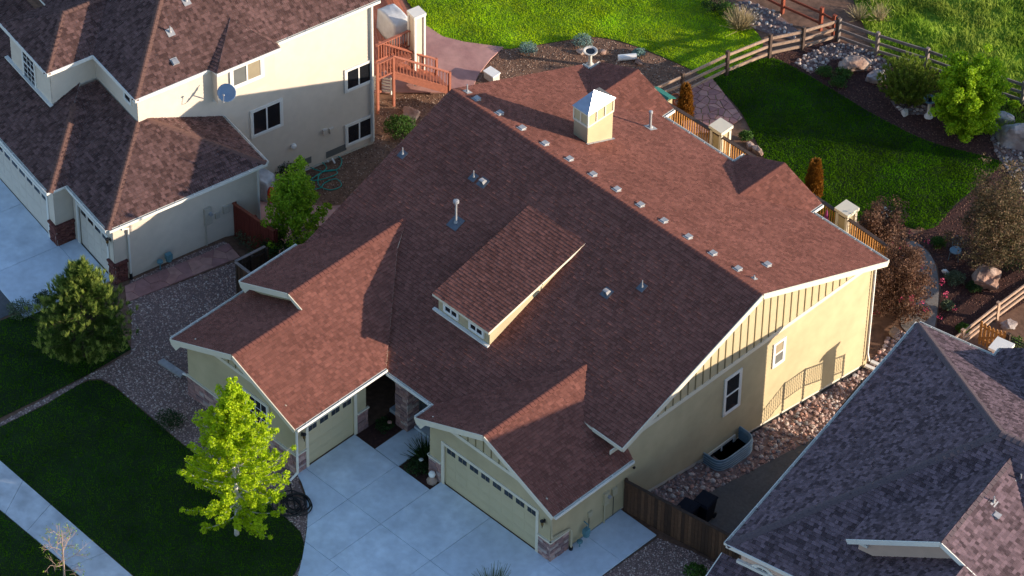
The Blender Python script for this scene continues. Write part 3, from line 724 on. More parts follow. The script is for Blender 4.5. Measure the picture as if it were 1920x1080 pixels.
gutter(HM, (XL + .02, YE, ZE + .01), (G1[0] - .1, YE, ZE + .01), Yp); gutter(HM, (G1[2] + .1, YE, ZE + .01), (G2[0] - .1, YE, ZE + .01), Yp); gutter(HM, (G2[2] + .1, YE, ZE + .01), (XR - .03, YE, ZE + .01), Yp)
for g in (G1, G2):
    gutter(HM, (g[0], YE + .02, ZE + .012), (g[0], YGB - .02, ZE + .012), (-1, 0, 0)); gutter(HM, (g[2], YE + .02, ZE + .012), (g[2], YGB - .02, ZE + .012), X1)

# ---- walls of the main house (only planes the place shows, each with thickness)
O0 = (0, 0, 0)
wall_side = [(0.0, -.02), (3.95, -.02), (4.4, -.0), (18.05, -2.02), (18.05, B_(18.05) - .13), (YR, ZR - .13), (3.75, F(3.75) - .13), (3.75, ZGE + .42 * SG - .12), (0, ZGE + .42 * SG - .12)]
# base of the siding follows the grade in the photograph
wall_side = [(0.0, .12), (4.6, .12), (18.05, -1.84), (18.05, B_(18.05) - .13), (YR, ZR - .13), (3.75, F(3.75) - .13), (3.75, ZGE + .4 * SG - .10), (0, ZGE + .4 * SG - .10)]
lap_wall(HM, (0, 0, 0), (0, 1, 0), X1, wall_side, SIDING)
# foundation strip and black edging
MB().prism([(-.03, .3, -.3), (-.03, 4.7, -.3), (-.03, 18.0, -2.5), (-.03, 18.0, -1.80), (-.03, 4.6, .15), (-.03, .3, .15)], (-.15, 0, 0)).build('foundation', FOUND, HM)
MB().prism([(.0, 10.9, -1.15), (.0, 18.02, -2.2), (.0, 18.02, -1.98), (.0, 10.9, -.93)], (.025, 0, 0)).build('edging', EDGING_SHADE_BLACK, HM)
# gable field: band, flat panel, battens
_b0 = on_x(1229.6, 781, 0); _b1 = on_x(1611, 515, 0); zb = (_b0[2] + _b1[2]) / 2
yb0 = YR - (ZR - .2 - zb) / SF; yb1 = YR + (ZR - .2 - zb) / SR
flat_wall(HM, (0, 0, 0), (0, 1, 0), X1, [(yb0, zb), (yb1, zb), (YR, ZR - .14)], PANEL, th=.03, off=.022)
MB().box((.022, yb0 - .25, zb - .10), (.062, yb1 + .2, zb + .09)).build('band_board', TRIM, HM)
y = yb0 + .3
while y < yb1 - .2:
    zt = (F(y) if y < YR else B_(y)) - .2
    MB().box((.022, y - .02, zb + .09), (.05, y + .02, zt)).build('batten', BATTEN, HM); y += .41
for (a, b, c_, d_, pn) in ((1358, 700, 1386, 770, None), (1451, 637, 1468, 683, [BLIND_G, BLIND])):
    p0 = on_x(a, d_ + 9, 0); p1 = on_x(b if False else c_, b, 0); q0 = on_x(a, b + 12, 0)
    if a == 1358: s0, s1, z0, z1 = on_x(1358, 735, 0)[1], on_x(1386, 735, 0)[1], on_x(1358, 772, 0)[2], on_x(1386, 694, 0)[2]
    else: s0, s1, z0, z1 = on_x(1450, 660, 0)[1], on_x(1469, 660, 0)[1], on_x(1450, 687, 0)[2], on_x(1469, 636, 0)[2]
    s0, s1 = (1.0 * on_x(a, (b + d_) / 2, 0)[1], 1.0 * on_x(c_, (b + d_) / 2, 0)[1])
    zc = on_x((a + c_) / 2, (b + d_) / 2, 0)[2]; yc = on_x((a + c_) / 2, (b + d_) / 2, 0)[1]
    if a == 1358: hw, hh = .40, .90
    else: hw, hh = .27, .56
    window(HM, (0, 0, 0), (0, 1, 0), X1, yc - hw, yc + hw, zc - hh, zc + hh, TRIM_W, GLASS, 'h', .09, panes=pn)
MB().box((.0, 17.93, -1.85), (.03, 18.06, 3.5)).build('corner_board', SIDING, HM)
MB().tube([(.08, 18.0, 3.45), (.08, 18.0, -1.2), (.18, 18.02, -1.6)], .05, 6).build('downspout', TRIM_W, HM)
for dy in (0, .33): MB().bar((.1, 18.0 - dy + .25, -1.86), (1.25, 18.35 - dy + .25, -1.95), .16, .09).build('downspout_extension', TRIM_W, HM)
# basement window above its well
window(HM, (0, 0, 0), (0, 1, 0), X1, 8.75, 10.15, -1.5, -.48, TRIM, GLASS, 'v', .08)

# ---- right garage front (faces -Y at Y=0) ; single door wall (faces +X)
DX = -5.631
lap_wall(HM, (XG, 0, 0), (1, 0, 0), Ym, [[(-3.2, .1), (DX - XG, .1), (DX - XG, 2.2), (-3.2, 2.2)], [(DX + 4.88 - XG, .1), (3.2, .1), (3.2, 2.2), (DX + 4.88 - XG, 2.2)], [(-3.2, 2.2), (3.2, 2.2), (3.2, ZGE + .4 * SG - .1), (0, ZG - .14), (-3.2, ZGE + .4 * SG - .1)]], SIDING)
bz = 2.62 + .28
def gable_field(xc, yw, zband, ztop, half, m_parent, slope, left_half=None, slope_l=None):
    lh = left_half or half; slope_l = slope_l or slope
    flat_wall(m_parent, (xc, yw, 0), (1, 0, 0), Ym, [(-(ztop - zband) / slope_l, zband), ((ztop - zband) / slope, zband), (0, ztop)], PANEL, th=.03, off=.022)
    MB().box((xc - (ztop - zband) / slope_l - .3, yw - .062, zband - .1), (xc + (ztop - zband) / slope + .3, yw - .022, zband + .06)).build('band_board', TRIM, m_parent)
    x = -(ztop - zband) / slope_l + .35
    while x < (ztop - zband) / slope - .2:
        zt = ztop - abs(x) * (slope_l if x < 0 else slope) - .06
        MB().box((xc + x - .018, yw - .05, zband + .06), (xc + x + .018, yw - .022, zt)).build('batten', BATTEN, m_parent); x += .41
gable_field(XG, 0, 3.22, ZG - .14, 0, HM, SG)
def garage_door(parent, o, e, n, wd, ht, nwin, m, trim, cols=2, wm=GLASS):
    """sectional door: casing, four sections each with its own panels, a row of windows in the top section"""
    o, e, n = [np.asarray(a, float) for a in (o, e, n)]; B = (o, e, n, (0, 0, 1))
    c = MB(); t = .14
    c.box((-t, -.02, 0), (0, .045, ht + t), 0, B).box((wd, -.02, 0), (wd + t, .045, ht + t), 0, B).box((0, -.02, ht), (wd, .047, ht + t), 0, B)
    d = c.build('garage_door', trim, parent)
    sh = ht / 4
    for k in range(4):
        s = MB(); z0 = k * sh + .004; z1 = (k + 1) * sh - .004
        s.box((.0, -.10, z0), (wd, -.06, z1), 0, B)
        if k < 3:
            pw = wd / nwin
            for i in range(nwin): s.box((i * pw + .07, -.06, z0 + .08), ((i + 1) * pw - .07, -.052, z1 - .08), 0, B)
        s.build('door_section', m, d)
    pw = wd / nwin
    for i in range(nwin):
        a, b = i * pw + .08, (i + 1) * pw - .08; z0, z1 = 3 * sh + .14, ht - .10
        for k in range(cols):
            q0 = a + (b - a) * k / cols + .012; q1 = a + (b - a) * (k + 1) / cols - .012
            MB().box((q0, -.062, z0), (q1, -.048, z1), 0, B).build('pane', wm, d)
    return d
garage_door(HM, (DX, 0, .03), (1, 0, 0), Ym, 4.88, 2.13, 8, DOOR, TRIM)
LX, LY, LWD = -9.957, -3.017, 2.40
YW = YA0 + .42; XWL = XC + .45
lap_wall(HM, (LX, 0, 0), (0, 1, 0), X1, [[(YW, .1), (LY, .1), (LY, 2.2), (YW, 2.2)], [(LY + LWD, .1), (.02, .1), (.02, 2.2), (LY + LWD, 2.2)], [(YW, 2.2), (.02, 2.2), (.02, ZAE + .05), (YW, ZAE + .05)]], SIDING)
garage_door(HM, (LX, LY, .03), (0, 1, 0), X1, LWD, 2.13, 4, DOOR, TRIM)
lap_wall(HM, (LX - .01, .02, 0), (-1, 0, 0), Yp, [(0, 0.1), (5, .1), (5, 3.0), (0, 3.0)], SIDING)
# left wing gable front
lap_wall(HM, (XB, YW, 0), (1, 0, 0), Ym, [(XWL - XB, .1), (LX - XB, .1), (LX - XB, ZAE + .05), (0, ZB - .15), (XWL - XB, ZC + .05)], SIDING)
gable_field(XB, YW, 3.35, ZB - .15, 0, HM, SA)
lap_wall(HM, (XWL, 0, 0), (0, -1, 0), (-1, 0, 0), [(-2.6, .1), (-YW, .1), (-YW, ZC + .05), (-2.6, ZC + .05)], SIDING)
flat_wall(HM, (XD, YD + .35, 0), (1, 0, 0), Ym, [(XE_ + .4 - XD, ZEE - .4), (XB - XD, ZB - .6), (XB - XD, ZB - .12), (0, ZD - .16), (XE_ + .4 - XD, ZEE + .03)], SIDING, name='wall')
# window of the left wing, four columns of glass
wv = MB()
_wx0 = on_y(418, 740, YW)[0]; _wx1 = on_y(478, 780, YW)[0]
window(HM, (0, YW, 0), (1, 0, 0), Ym, -13.55, -11.5, .85, 2.55, TRIM, GLASS, 'v', .11, cols=3, rows=4, sash=WHITE)
# stone wainscot: each stone its own piece
def stone_field(parent, o, e, n, s0, s1, z0, z1, seed, cap=True, m=STONE, bw=.36, bh=.155, name='stone', veneer='stone_veneer', base_m=MORTAR, depth=.05):
    o, e, n = [np.asarray(a, float) for a in (o, e, n)]; B = (o, e, n, (0, 0, 1)); rr = random.Random(seed)
    v = MB().box((s0, .0, z0), (s1, depth * .5, z1), 0, B).build(veneer, base_m, parent)
    z = z0
    while z < z1 - .02:
        hh = min(bh * rr.uniform(.75, 1.3), z1 - z); s = s0 - rr.random() * .0
        if z1 - z - hh < .05: hh = z1 - z
        while s < s1 - .01:
            ww = min(bw * rr.uniform(.6, 1.4), s1 - s)
            if s1 - s - ww < .08: ww = s1 - s
            d = depth * rr.uniform(.75, 1.5)
            q = MB(); i = .012
            f = [(s + .006, depth * .5, z + .006), (s + ww - .006, depth * .5, z + .006), (s + ww - .006, depth * .5, z + hh - .006), (s + .006, depth * .5, z + hh - .006)]
            g = [(s + i + rr.uniform(0, .02), d, z + i + rr.uniform(0, .015)), (s + ww - i - rr.uniform(0, .02), d * rr.uniform(.85, 1.1), z + i), (s + ww - i - rr.uniform(0, .02), d, z + hh - i - rr.uniform(0, .015)), (s + i, d * rr.uniform(.85, 1.1), z + hh - i)]
            P = [o + e * a[0] + n * a[1] + np.array([0, 0, 1.]) * a[2] for a in f + g]
            q.add(P, [(4, 5, 6, 7), (0, 1, 5, 4), (1, 2, 6, 5), (2, 3, 7, 6), (3, 0, 4, 7)]).build(name, m, v); s += ww
        z += hh
    if cap: MB().box((s0 - .02, .0, z1), (s1 + .02, depth * 1.9, z1 + .06), 0, B).build('sill_cap', TRIM, v)
    return v
STH = 1.05
stone_field(HM, (0, 0, 0), (0, 1, 0), X1, -.06, .95, .0, STH, 1)
stone_field(HM, (0, 0, 0), (1, 0, 0), Ym, -.61, .06, .0, STH, 2)
stone_field(HM, (0, 0, 0), (1, 0, 0), Ym, XG - 3.22, DX - .16, .0, STH, 3)
stone_field(HM, (XG - 3.2, 0, 0), (0, 1, 0), (-1, 0, 0), -.05, .5, .0, STH, 33)
stone_field(HM, (LX, 0, 0), (0, 1, 0), X1, YW - .05, LY - .16, .0, STH, 4)
stone_field(HM, (0, YW, 0), (1, 0, 0), Ym, XWL - .05, LX + .05, .0, STH, 5)
stone_field(HM, (LX, 0, 0), (0, 1, 0), X1, LY + LWD + .16, .1, .0, STH, 6)
lap_wall(HM, (XG - 3.2, 0, 0), (0, -1, 0), (-1, 0, 0), [(-3.8, .1), (0, .1), (0, ZGE - .05), (-3.8, ZGE - .05)], SIDING)
# porch: stone column, back wall, front door
pc = MB().box((-9.20, .93, 0), (-8.62, 1.5, 2.72)).build('porch_column', MORTAR, HM)
for o_, e_, n_, sd_ in (((-9.2, .93, 0), (1, 0, 0), Ym, 11), ((-8.62, .93, 0), (0, 1, 0), X1, 12)):
    sv = stone_field(HM, o_, e_, n_, -.03, .60, .1, 2.70, sd_, cap=False)
lap_wall(HM, (-9.9, 3.9, 0), (1, 0, 0), Ym, [(0, .17), (3.5, .17), (3.5, 3.9), (0, 3.9)], SIDING)
fd = MB().box((-8.4, 3.80, .17), (-7.45, 3.88, 2.25)).build('front_door', WOOD_DK, HM); MB().box((-7.62, 3.72, 1.1), (-7.56, 3.80, 1.2)).build('handle', BRASS, fd)
MB().box((-9.9, YP + .1, F(YP) - .30), (XG - WG + .3, YP + .28, F(YP) - .10)).build('porch_beam', TRIM, HM)
# wall lamps, downspouts, meters
def lantern(parent, p, n, name='wall_lamp'):
    p = np.asarray(p, float); n = np.asarray(n, float)
    l = MB().bar(p, p + n * .12, .03, .03).bar(p + n * .01 - np.array([0, 0, .09]), p + n * .01 + np.array([0, 0, .09]), .07, .02, up=n).build(name, BLACKM, parent)
    c = p + n * .14
    MB().lathe([(.02, .16), (.085, .10), (.09, .06)], c, 8).build('lamp_top', BLACKM, l); MB().lathe([(.07, .06), (.05, -.12)], c, 8).build('lamp_glass', BRASS, l); MB().lathe([(.055, -.12), (.02, -.16), (.012, -.30)], c, 8).build('lamp_finial', BLACKM, l)
lantern(HM, (-.30, -.02, 2.0), (0, -1, 0)); lantern(HM, (LX + .02, -3.35, 2.0), X1)
MB().tube([(.45, -.2, 2.85), (.09, -.1, 2.55), (.09, -.02, 1.35), (.09, .92, 1.15), (.15, .97, 1.05), (.15, .97, .2)], .045, 6).build('downspout', BOXP, HM)
MB().tube([(.15, .97, .2), (.15, .97, .02)], .075, 8).build('downspout_boot', BLACKM, HM)
MB().tube([(XA + .05, YA0 + .15, 2.9), (LX + .10, YW - .05, 2.6), (LX + .10, YW - .05, 1.15), (LX + .2, YW - .14, 1.0), (LX + .2, YW - .14, .35), (LX + .15, YW - .5, .12)], .05, 6).build('downspout', TRIM_W, HM)
def wbox(parent, s, z, wd, ht, dp, m, name, o=(0, 0, 0), e=(0, 1, 0), n=X1, **kw):
    return MB().box((s - wd / 2, .01, z - ht / 2), (s + wd / 2, dp, z + ht / 2), 0, (np.asarray(o, float), np.asarray(e, float), np.asarray(n, float), (0, 0, 1))).build(name, m, parent, **kw)
em = wbox(HM, 2.9, 1.35, .26, .62, .13, BOXP, 'electric_meter'); MB().tube([(.13, 2.98, 1.45), (.22, 2.98, 1.45)], .075, 10).build('dial', METAL, em); MB().tube([(.06, 2.85, 1.05), (.06, 2.85, .05)], .03, 6).build('conduit', BOXP, em)
cb = wbox(HM, 3.35, 1.4, .24, .34, .12, BOXP, 'cable_box'); MB().tube([(.04, 3.35, 1.25), (.04, 3.35, .1)], .012, 5).build('conduit', BLACKM, cb)
tb_ = wbox(HM, 2.05, 1.12, .20, .26, .1, BOXP, 'telephone_box'); MB().tube([(.04, 2.03, 1.0), (.04, 2.03, .1)], .012, 5).build('conduit', BLACKM, tb_)
gm = MB().lathe([(.09, 0), (.13, .03), (.13, .16), (.09, .2)], (.3, 1.62, .42), 10).box((.2, 1.5, .55), (.4, 1.74, .8)).build('gas_meter', METER, HM)
MB().lathe([(.09, 0), (.12, .02), (.12, .07), (.08, .1)], (.28, 1.3, .3), 10).build('regulator', METER, gm); MB().tube([(.28, 1.3, .32), (.28, 1.3, .03)], .025, 6).build('pipe', METER, gm); MB().tube([(.3, 1.7, .8), (.3, 1.72, .95), (.06, 1.74, .95)], .025, 6).build('pipe', METER, gm)
MB().lathe([(.05, 0), (.06, .05), (.0, .08)], (.07, 4.4, 1.9), 8).build('flood_lamp', BLACKM, HM)
# small end vent grille near the rear
# ---- chimney
ch = MB().box((-11.77, 13.17, 4.4), (-11.01, 14.60, 7.34)).build('chimney', SIDING, HM)
for z in (6.66, 7.26): MB().box((-11.80, 13.14, z), (-10.98, 14.63, z + .09)).build('trim', TRIM, ch)
for yy in (13.14, 13.62, 14.10, 14.57): MB().box((-11.0, yy, 6.75), (-10.975, yy + .06, 7.26)).build('batten', TRIM, ch)
for xx in (-11.80, -11.42, -11.04): MB().box((xx, 13.135, 6.75), (xx + .06, 13.165, 7.26)).build('batten', TRIM, ch)
MB().add([(-11.84, 13.10, 7.36), (-10.94, 13.10, 7.36), (-10.94, 14.67, 7.36), (-11.84, 14.67, 7.36), (-11.39, 13.86, 7.98)], [(0, 1, 4), (1, 2, 4), (2, 3, 4), (3, 0, 4), (3, 2, 1, 0)]).build('chimney_cap', METAL_CAP, ch)
MB().bar((-10.97, 13.1, B_(13.1) + .03), (-10.97, 14.68, B_(14.68) + .03), .10, .012).build('flashing', METAL, ch)
# ---- shed dormer
DXA, DXB, DY, DZE = -9.93, -6.91, 3.66, 4.76
DTY = 8.8; DS = (F(DTY) - DZE) / (DTY - DY)
D0 = (DXA - .03, DY - .12, DZE - .12 * DS); 
dp = pl((DXA, DY - .1, DZE), (DXB + .04, DY - .1, DZE), (DXB + .26, DTY, F(DTY) + .03), (DXA + .25, DTY, F(DTY) + .03))
dp = pl((DXA, DY - .1, DZE), (DXB + .04, DY - .1, DZE), (DXB + .04, DTY, F(DTY) + .03), (DXA, DTY, F(DTY) + .03))
dm = MB().prism([(DXB, DY, F(DY) - .3), (DXB, DTY - .2, F(DTY - .2) - .3), (DXB, DTY - .2, F(DTY - .2) - .1), (DXB, DY, DZE - .1)], (DXA + .25 - DXB, 0, 0)).build('dormer', SIDING, HM)
dslab = MB(); slab(dslab, dp, .11); dslab.build('dormer_roof', TRIM, dm)
shingles([dp], SHINGLE_MAIN, dm, seed=40, thick=.55)
window(dm, (0, DY, 0), (1, 0, 0), Ym, -9.32, -8.62, 4.25, 4.58, TRIM_W, GLASS, 'v', .06, name='dormer_window'); window(dm, (0, DY, 0), (1, 0, 0), Ym, -7.95, -7.25, 4.25, 4.58, TRIM_W, GLASS, 'v', .06, name='dormer_window')
MB().box((DXA + .05, DY - .14, F(DY) - .03), (DXB + .02, DY - .01, F(DY) + .05)).build('sill', TRIM_W, dm)
# ---- vents on the roof
def slope_frame(p, n, d):                            # matrix: z along the roof normal, y up the slope
    n = Vector(n).normalized(); up = Vector(d).normalized(); x = up.cross(n); M = Matrix((x, up, n)).transposed().to_4x4(); M.translation = Vector(p); return M
def vent_box_mesh():
    mb = MB().box((-.15, -.13, .0), (.15, .18, .012)); mb.add([(-.12, -.12, .012), (.12, -.12, .012), (.12, .12, .012), (-.12, .12, .012), (-.13, -.13, .11), (.13, -.13, .11), (.11, .11, .05), (-.11, .11, .05)], [(4, 5, 6, 7), (0, 1, 5, 4), (1, 2, 6, 5), (2, 3, 7, 6), (3, 0, 4, 7)]); return mb.mesh('ridge_vent', METAL)
VB = vent_box_mesh(); nr = (0, SR, 1); ur = (0, -1, SR); nf = (0, -SF, 1); uf = (0, 1, SF)
rp = lambda x, y: on_plane(x, y, (0, YR, ZR), nr); fp = lambda x, y: on_plane(x, y, (0, YR, ZR), nf)
for q in ((893, 187), (936, 214), (978, 242), (1021, 271), (1067, 300), (1111, 329), (1156, 357), (1200, 386), (1244, 416), (1290, 446), (1336, 477), (1383, 506), (1438, 498)):
    o = link('roof_vent', VB, HM); o.matrix_local = slope_frame(rp(*q) + np.array([0, 0, .025]), nr, ur)
def pipe_vent(parent, p, n, u, r, ht, base_m, pm, cap=0.0, sq=.2, name='vent_pipe'):
    M = slope_frame(np.asarray(p) + np.array([0, 0, .025]), n, u)
    o = MB().box((-sq, -sq * 1.2, 0), (sq, sq, .014)).build(name, base_m, parent); o.matrix_local = M
    mb = MB(); T = M.to_3x3().inverted() @ Vector((0, 0, 1)); T = np.array(T)
    mb.tube([T * 0, T * .10], [r * 2.2, r * 1.3], 8); mb.tube([T * .05, T * ht], r, 8)
    if cap: mb.tube([T * ht, T * (ht + .04), T * (ht + .13), T * (ht + .16)], [cap * .7, cap, cap, cap * .5], 10)
    mb.build('pipe', pm, o); return o
def hood_vent(parent, p, n, u, m=METAL):
    M = slope_frame(np.asarray(p) + np.array([0, 0, .025]), n, u)
    o = MB().box((-.2, -.22, 0), (.2, .2, .014)).build('exhaust_vent', METAL_D, parent); o.matrix_local = M
    mb = MB(); K = 7; prof = [(.13 - .22 * (1 - math.cos(math.pi / 2 * k / K)), .02 + .2 * math.sin(math.pi / 2 * k / K)) for k in range(K + 1)]
    vs = [(-.1, a, b) for a, b in prof] + [(.1, a, b) for a, b in prof]
    mb.add(vs, [(k, k + 1, K + 2 + k, K + 1 + k) for k in range(K)] + [tuple(range(K + 1)) + ((0),)][:0])
    mb.add([(-.1, a, b) for a, b in prof] + [(-.1, -.09, .02)], [tuple(range(K + 2))]); mb.add([(.1, a, b) for a, b in prof] + [(.1, -.09, .02)], [tuple(range(K + 2))[::-1]])
    mb.build('hood', m, o); return o
pipe_vent(HM, rp(1219, 240), nr, ur, .055, .72, METAL, METAL, .085); pipe_vent(HM, rp(1414, 523), nr, ur, .03, .16, METAL, METAL, 0, .1); pipe_vent(HM, rp(876, 173), nr, ur, .03, .38, METAL, METAL, 0, .14)
pipe_vent(HM, fp(755, 290), nf, uf, .022, .34, METAL_D, METAL, 0, .16); pipe_vent(HM, fp(888, 333), nf, uf, .022, .34, METAL_D, METAL, 0, .16)
pipe_vent(HM, fp(1204, 539), nf, uf, .022, .34, METAL_D, METAL, 0, .16)
pipe_vent(HM, fp(855, 418), nf, uf, .042, 1.0, METAL_D, METAL, .12, .26, name='flue_pipe')
hood_vent(HM, fp(906, 343), nf, uf); hood_vent(HM, fp(1138, 550), nf, uf)
# ---- rear walls (the side the sun reaches)
lap_wall(HM, (XL + .35, 18.05, 0), (1, 0, 0), Yp, [(0, -2.0), (16.0, -2.0), (16.0, 3.6), (0, 3.6)], SIDING)
for g in (G1, G2): lap_wall(HM, (g[0] + .3, 18.8, 0), (1, 0, 0), Yp, [(0, -2.0), (3.46, -2.0), (3.46, ZE + .1), (1.73, ZG1 - .15), (0, ZE + .1)], SIDING)
for g in (G1, G2):
    for x, n_ in ((g[0] + .3, (-1, 0, 0)), (g[2] - .3, X1)): lap_wall(HM, (x, 18.05, 0), (0, 1, 0), n_, [(0, -2.0), (.75, -2.0), (.75, 3.6), (0, 3.6)], SIDING)
lap_wall(HM, (XL + .35, 0, 0), (0, 1, 0), (-1, 0, 0), [(2.7, -.2), (18.05, -2.0), (18.05, B_(18.05) - .13), (YR, ZR - .13), (2.7, F(2.7) - .13)], SIDING)

# ================================================================== LEFT NEIGHBOUR'S HOUSE (frame turned 11 degrees)
class Frame:
    def __init__(s, o, deg, z=0.): s.o = np.array([o[0], o[1], z]); s.a = math.radians(deg); s.c, s.s = math.cos(s.a), math.sin(s.a)
    def loc(s, p): d = np.asarray(p, float) - s.o; return np.array([d[0] * s.c + d[1] * s.s, -d[0] * s.s + d[1] * s.c, d[2]])
    def dirl(s, d): return np.array([d[0] * s.c + d[1] * s.s, -d[0] * s.s + d[1] * s.c, d[2]])
    def world(s, p): return np.array([s.o[0] + p[0] * s.c - p[1] * s.s, s.o[1] + p[0] * s.s + p[1] * s.c, p[2] if len(p) > 2 else 0])
    def hit(s, px, py, ax, val):                      # local point where a sight line meets local plane axis=val
        C, D = s.loc(CAM), s.dirl(ray(px, py)); return C + D * (val - C[ax]) / D[ax]
    def hitp(s, px, py, p0, n):
        C, D = s.loc(CAM), s.dirl(ray(px, py)); n = np.asarray(n, float); return C + D * ((np.asarray(p0, float) - C) @ n) / (D @ n)
FL = Frame((-22.71, -.95), -11)
HL = thing('house', (-22.71, -.95, 0), 'two-storey beige house with reddish-brown roof and satellite dish, at the upper left', 'house', rz=FL.a)
SL = .44; SU = .55; ZE1 = 3.2; ZE2 = 6.08; UW = -3.2; UE = -3.0; VF = 2.42; VB_ = 13.95; VFW = 2.62; VRW = 13.72
hs = (VB_ - VF) / 2; UR_ = UE - hs; ZRL = ZE2 + SU * hs
g0 = (.22, -.87); g1v = 6.46; gh = (g1v - g0[1]) / 2
ap = (.22 - gh, g0[1] + gh, ZE1 + SL * gh)            # where the two garage hips would meet
fz = lambda v: ZE1 + SL * (v + .87)
SLP = []
# garage lean-to hip: side slope, front slope, rear slope
k_ = -UW + .22                                        # run to the tall wall
SLP.append([pl((.22, g0[1], ZE1), (.22, g1v, ZE1), (UW, g1v - k_, ZE1 + SL * k_), (UW, g0[1] + k_, ZE1 + SL * k_))])
SLP.append([pl((-2.97, -.87, ZE1), (.22, -.87, ZE1), (UW, g0[1] + k_, ZE1 + SL * k_), (-2.97 - k_, -.87 + k_, ZE1 + SL * k_))])
SLP.append([pl((UW, g1v - k_, ZE1 + SL * k_), (.22, g1v, ZE1), (UW, g1v, ZE1))])
ZEL = ZE1
SLP.append([pl((-14, -1.69, ZEL), (-2.97, -1.69, ZEL), (-2.97 - 4.2, 2.51, ZEL + SL * 4.2), (-14, 2.51, ZEL + SL * 4.2))])
SLP.append([pl((-2.97, -1.69, ZEL), (-2.97, -.87, ZEL), (-2.97 - 3.4, 2.53, ZEL + SL * 3.4), (-2.97 - 3.4, 1.71, ZEL + SL * 3.4))])
# tall part: hip roof
SLP.append([pl((UE, VF, ZE2), (UE, VB_, ZE2), (UR_, (VF + VB_) / 2, ZRL))])
SLP.append([pl((-20, VF, ZE2), (UE, VF, ZE2), (UR_, (VF + VB_) / 2, ZRL), (-20, (VF + VB_) / 2, ZRL))])
SLP.append([pl((UE, VB_, ZE2), (-20, VB_, ZE2), (-20, (VF + VB_) / 2, ZRL), (UR_, (VF + VB_) / 2, ZRL))])
# projecting front block with hipped roof
bu0, bu1, bv = -10.1, -6.32, .30
bc = (bu0 + bu1) / 2; bw_ = (bu1 - bu0) / 2; zbk = ZE2 + SU * bw_
SLP.append([pl((bu1, bv, ZE2 + .01), (bu1, VF, ZE2 + .01), (bc, VF + bw_, zbk + .01), (bc, bv + bw_, zbk + .01))])
SLP.append([pl((bu0, bv, ZE2 + .01), (bu1, bv, ZE2 + .01), (bc, bv + bw_, zbk + .01))])
SLP.append([pl((bu0, VF, ZE2 + .01), (bu0, bv, ZE2 + .01), (bc, bv + bw_, zbk + .01), (bc, VF + bw_, zbk + .01))])
rl = MB()
for S in SLP:
    for P in S: slab(rl, P, .12)
RLo = rl.build('roof', TRIM_W, HL)
for i, S in enumerate(SLP): shingles(S, SHINGLE_LEFT, RLo, seed=60 + i, expo=.15, WID=(.09, .12, .15, .18))
caps((.22, -.87, ZE1), (UW, g0[1] + k_, ZE1 + SL * k_), CAP_LEFT, RLo, step=.22); caps((-2.97, -1.69, ZEL), (-5.8, 1.14, ZEL + SL * 2.83), CAP_LEFT, RLo, step=.22); caps((.22, g1v, ZE1), (UW, g1v - k_, ZE1 + SL * k_), CAP_LEFT, RLo, step=.22)
caps((UE, VF, ZE2), (UR_, (VF + VB_) / 2, ZRL), CAP_LEFT, RLo, step=.22); caps((bu1, bv, ZE2), (bc, bv + bw_, zbk), CAP_LEFT, RLo, step=.22); caps((bc, bv + bw_, zbk), (bc, VF + bw_, zbk), CAP_LEFT, RLo, step=.22)
# window bay on the side wall with its own little roof
bay0, bay1, bayo = 5.95, 8.95, .42
apx = FL.hitp(432, 34, (UE, 0, ZE2), (SU, 0, 1))
bs = [pl((UE + bayo, bay0, ZE2 + .02), (UE + bayo, bay1, ZE2 + .02), (UE - .02, bay1 + .02, ZE2 + .05), (apx[0], apx[1], apx[2] + .03)), pl((UE - .02, bay0 - .15, ZE2 + .02), (UE + bayo, bay0, ZE2 + .02), (apx[0], apx[1], apx[2] + .03))]
by = MB().box((UW - .1, bay0 + .12, 4.35), (UW + bayo, bay1 - .15, ZE2 - .02)).build('window_bay', SIDING_L, HL)
bb = MB()
for P in bs[:1]: bb.add(P, [(0, 1, 2), (0, 2, 3)]); bb.add([q - np.array([0, 0, .1]) for q in P], [(2, 1, 0), (3, 2, 0)])
P = bs[1]; bb.add(P, [(0, 1, 2)])
bb.box((UE - .1, bay0, ZE2 - .1), (UE + bayo, bay1, ZE2 + .0)); bb.build('bay_roof', TRIM_W, by)
P = bs[0]; shingles([[P[0], P[1], P[3]]], SHINGLE_LEFT, by, seed=81, expo=.15); shingles([[P[1], P[2], P[3]]], SHINGLE_LEFT, by, seed=83, expo=.15); shingles([bs[1]], SHINGLE_LEFT, by, seed=82, expo=.15)
MB().prism([(UW, bay0 + .12, 4.15), (UW, bay0 + .12, 4.36), (UW + bayo, bay0 + .12, 4.36)], (0, bay1 - bay0 - .27, 0)).build('bay_sill', TRIM_W, by)
# walls
YL = (0, 1, 0)
lap_wall(HL, (0, 0, 0), YL, X1, [(-.55, .05), (6.2, -.45), (6.2, ZE1 - .1), (-.55, ZE1 - .1)], SIDING_L)
lap_wall(HL, (UW, 0, 0), YL, X1, [[(VFW, ZE1), (6.2, ZE1), (6.2, ZE2 - .1), (VFW, ZE2 - .1)], [(6.2, -1.2), (9.5, -1.52), (VRW, -1.58), (VRW, ZE2 - .1), (6.2, ZE2 - .1)]], SIDING_L)
MB().box((UW - .15, 6.2, -2.2), (UW - .02, VRW - .04, -1.65)).build('foundation', FOUND, HL)
lap_wall(HL, (0, VFW, 0), (1, 0, 0), Ym, [(bu1 - .25, ZE1 + 1.2), (UW, ZE1 + 1.2), (UW, ZE2 - .1), (bu1 - .25, ZE2 - .1)], SIDING_L)
lap_wall(HL, (bu1 - .22, 0, 0), YL, X1, [(bv + .25, ZE1 + .7), (VFW, ZE1 + .7), (VFW, ZE2 - .1), (bv + .25, ZE2 - .1)], SIDING_L)
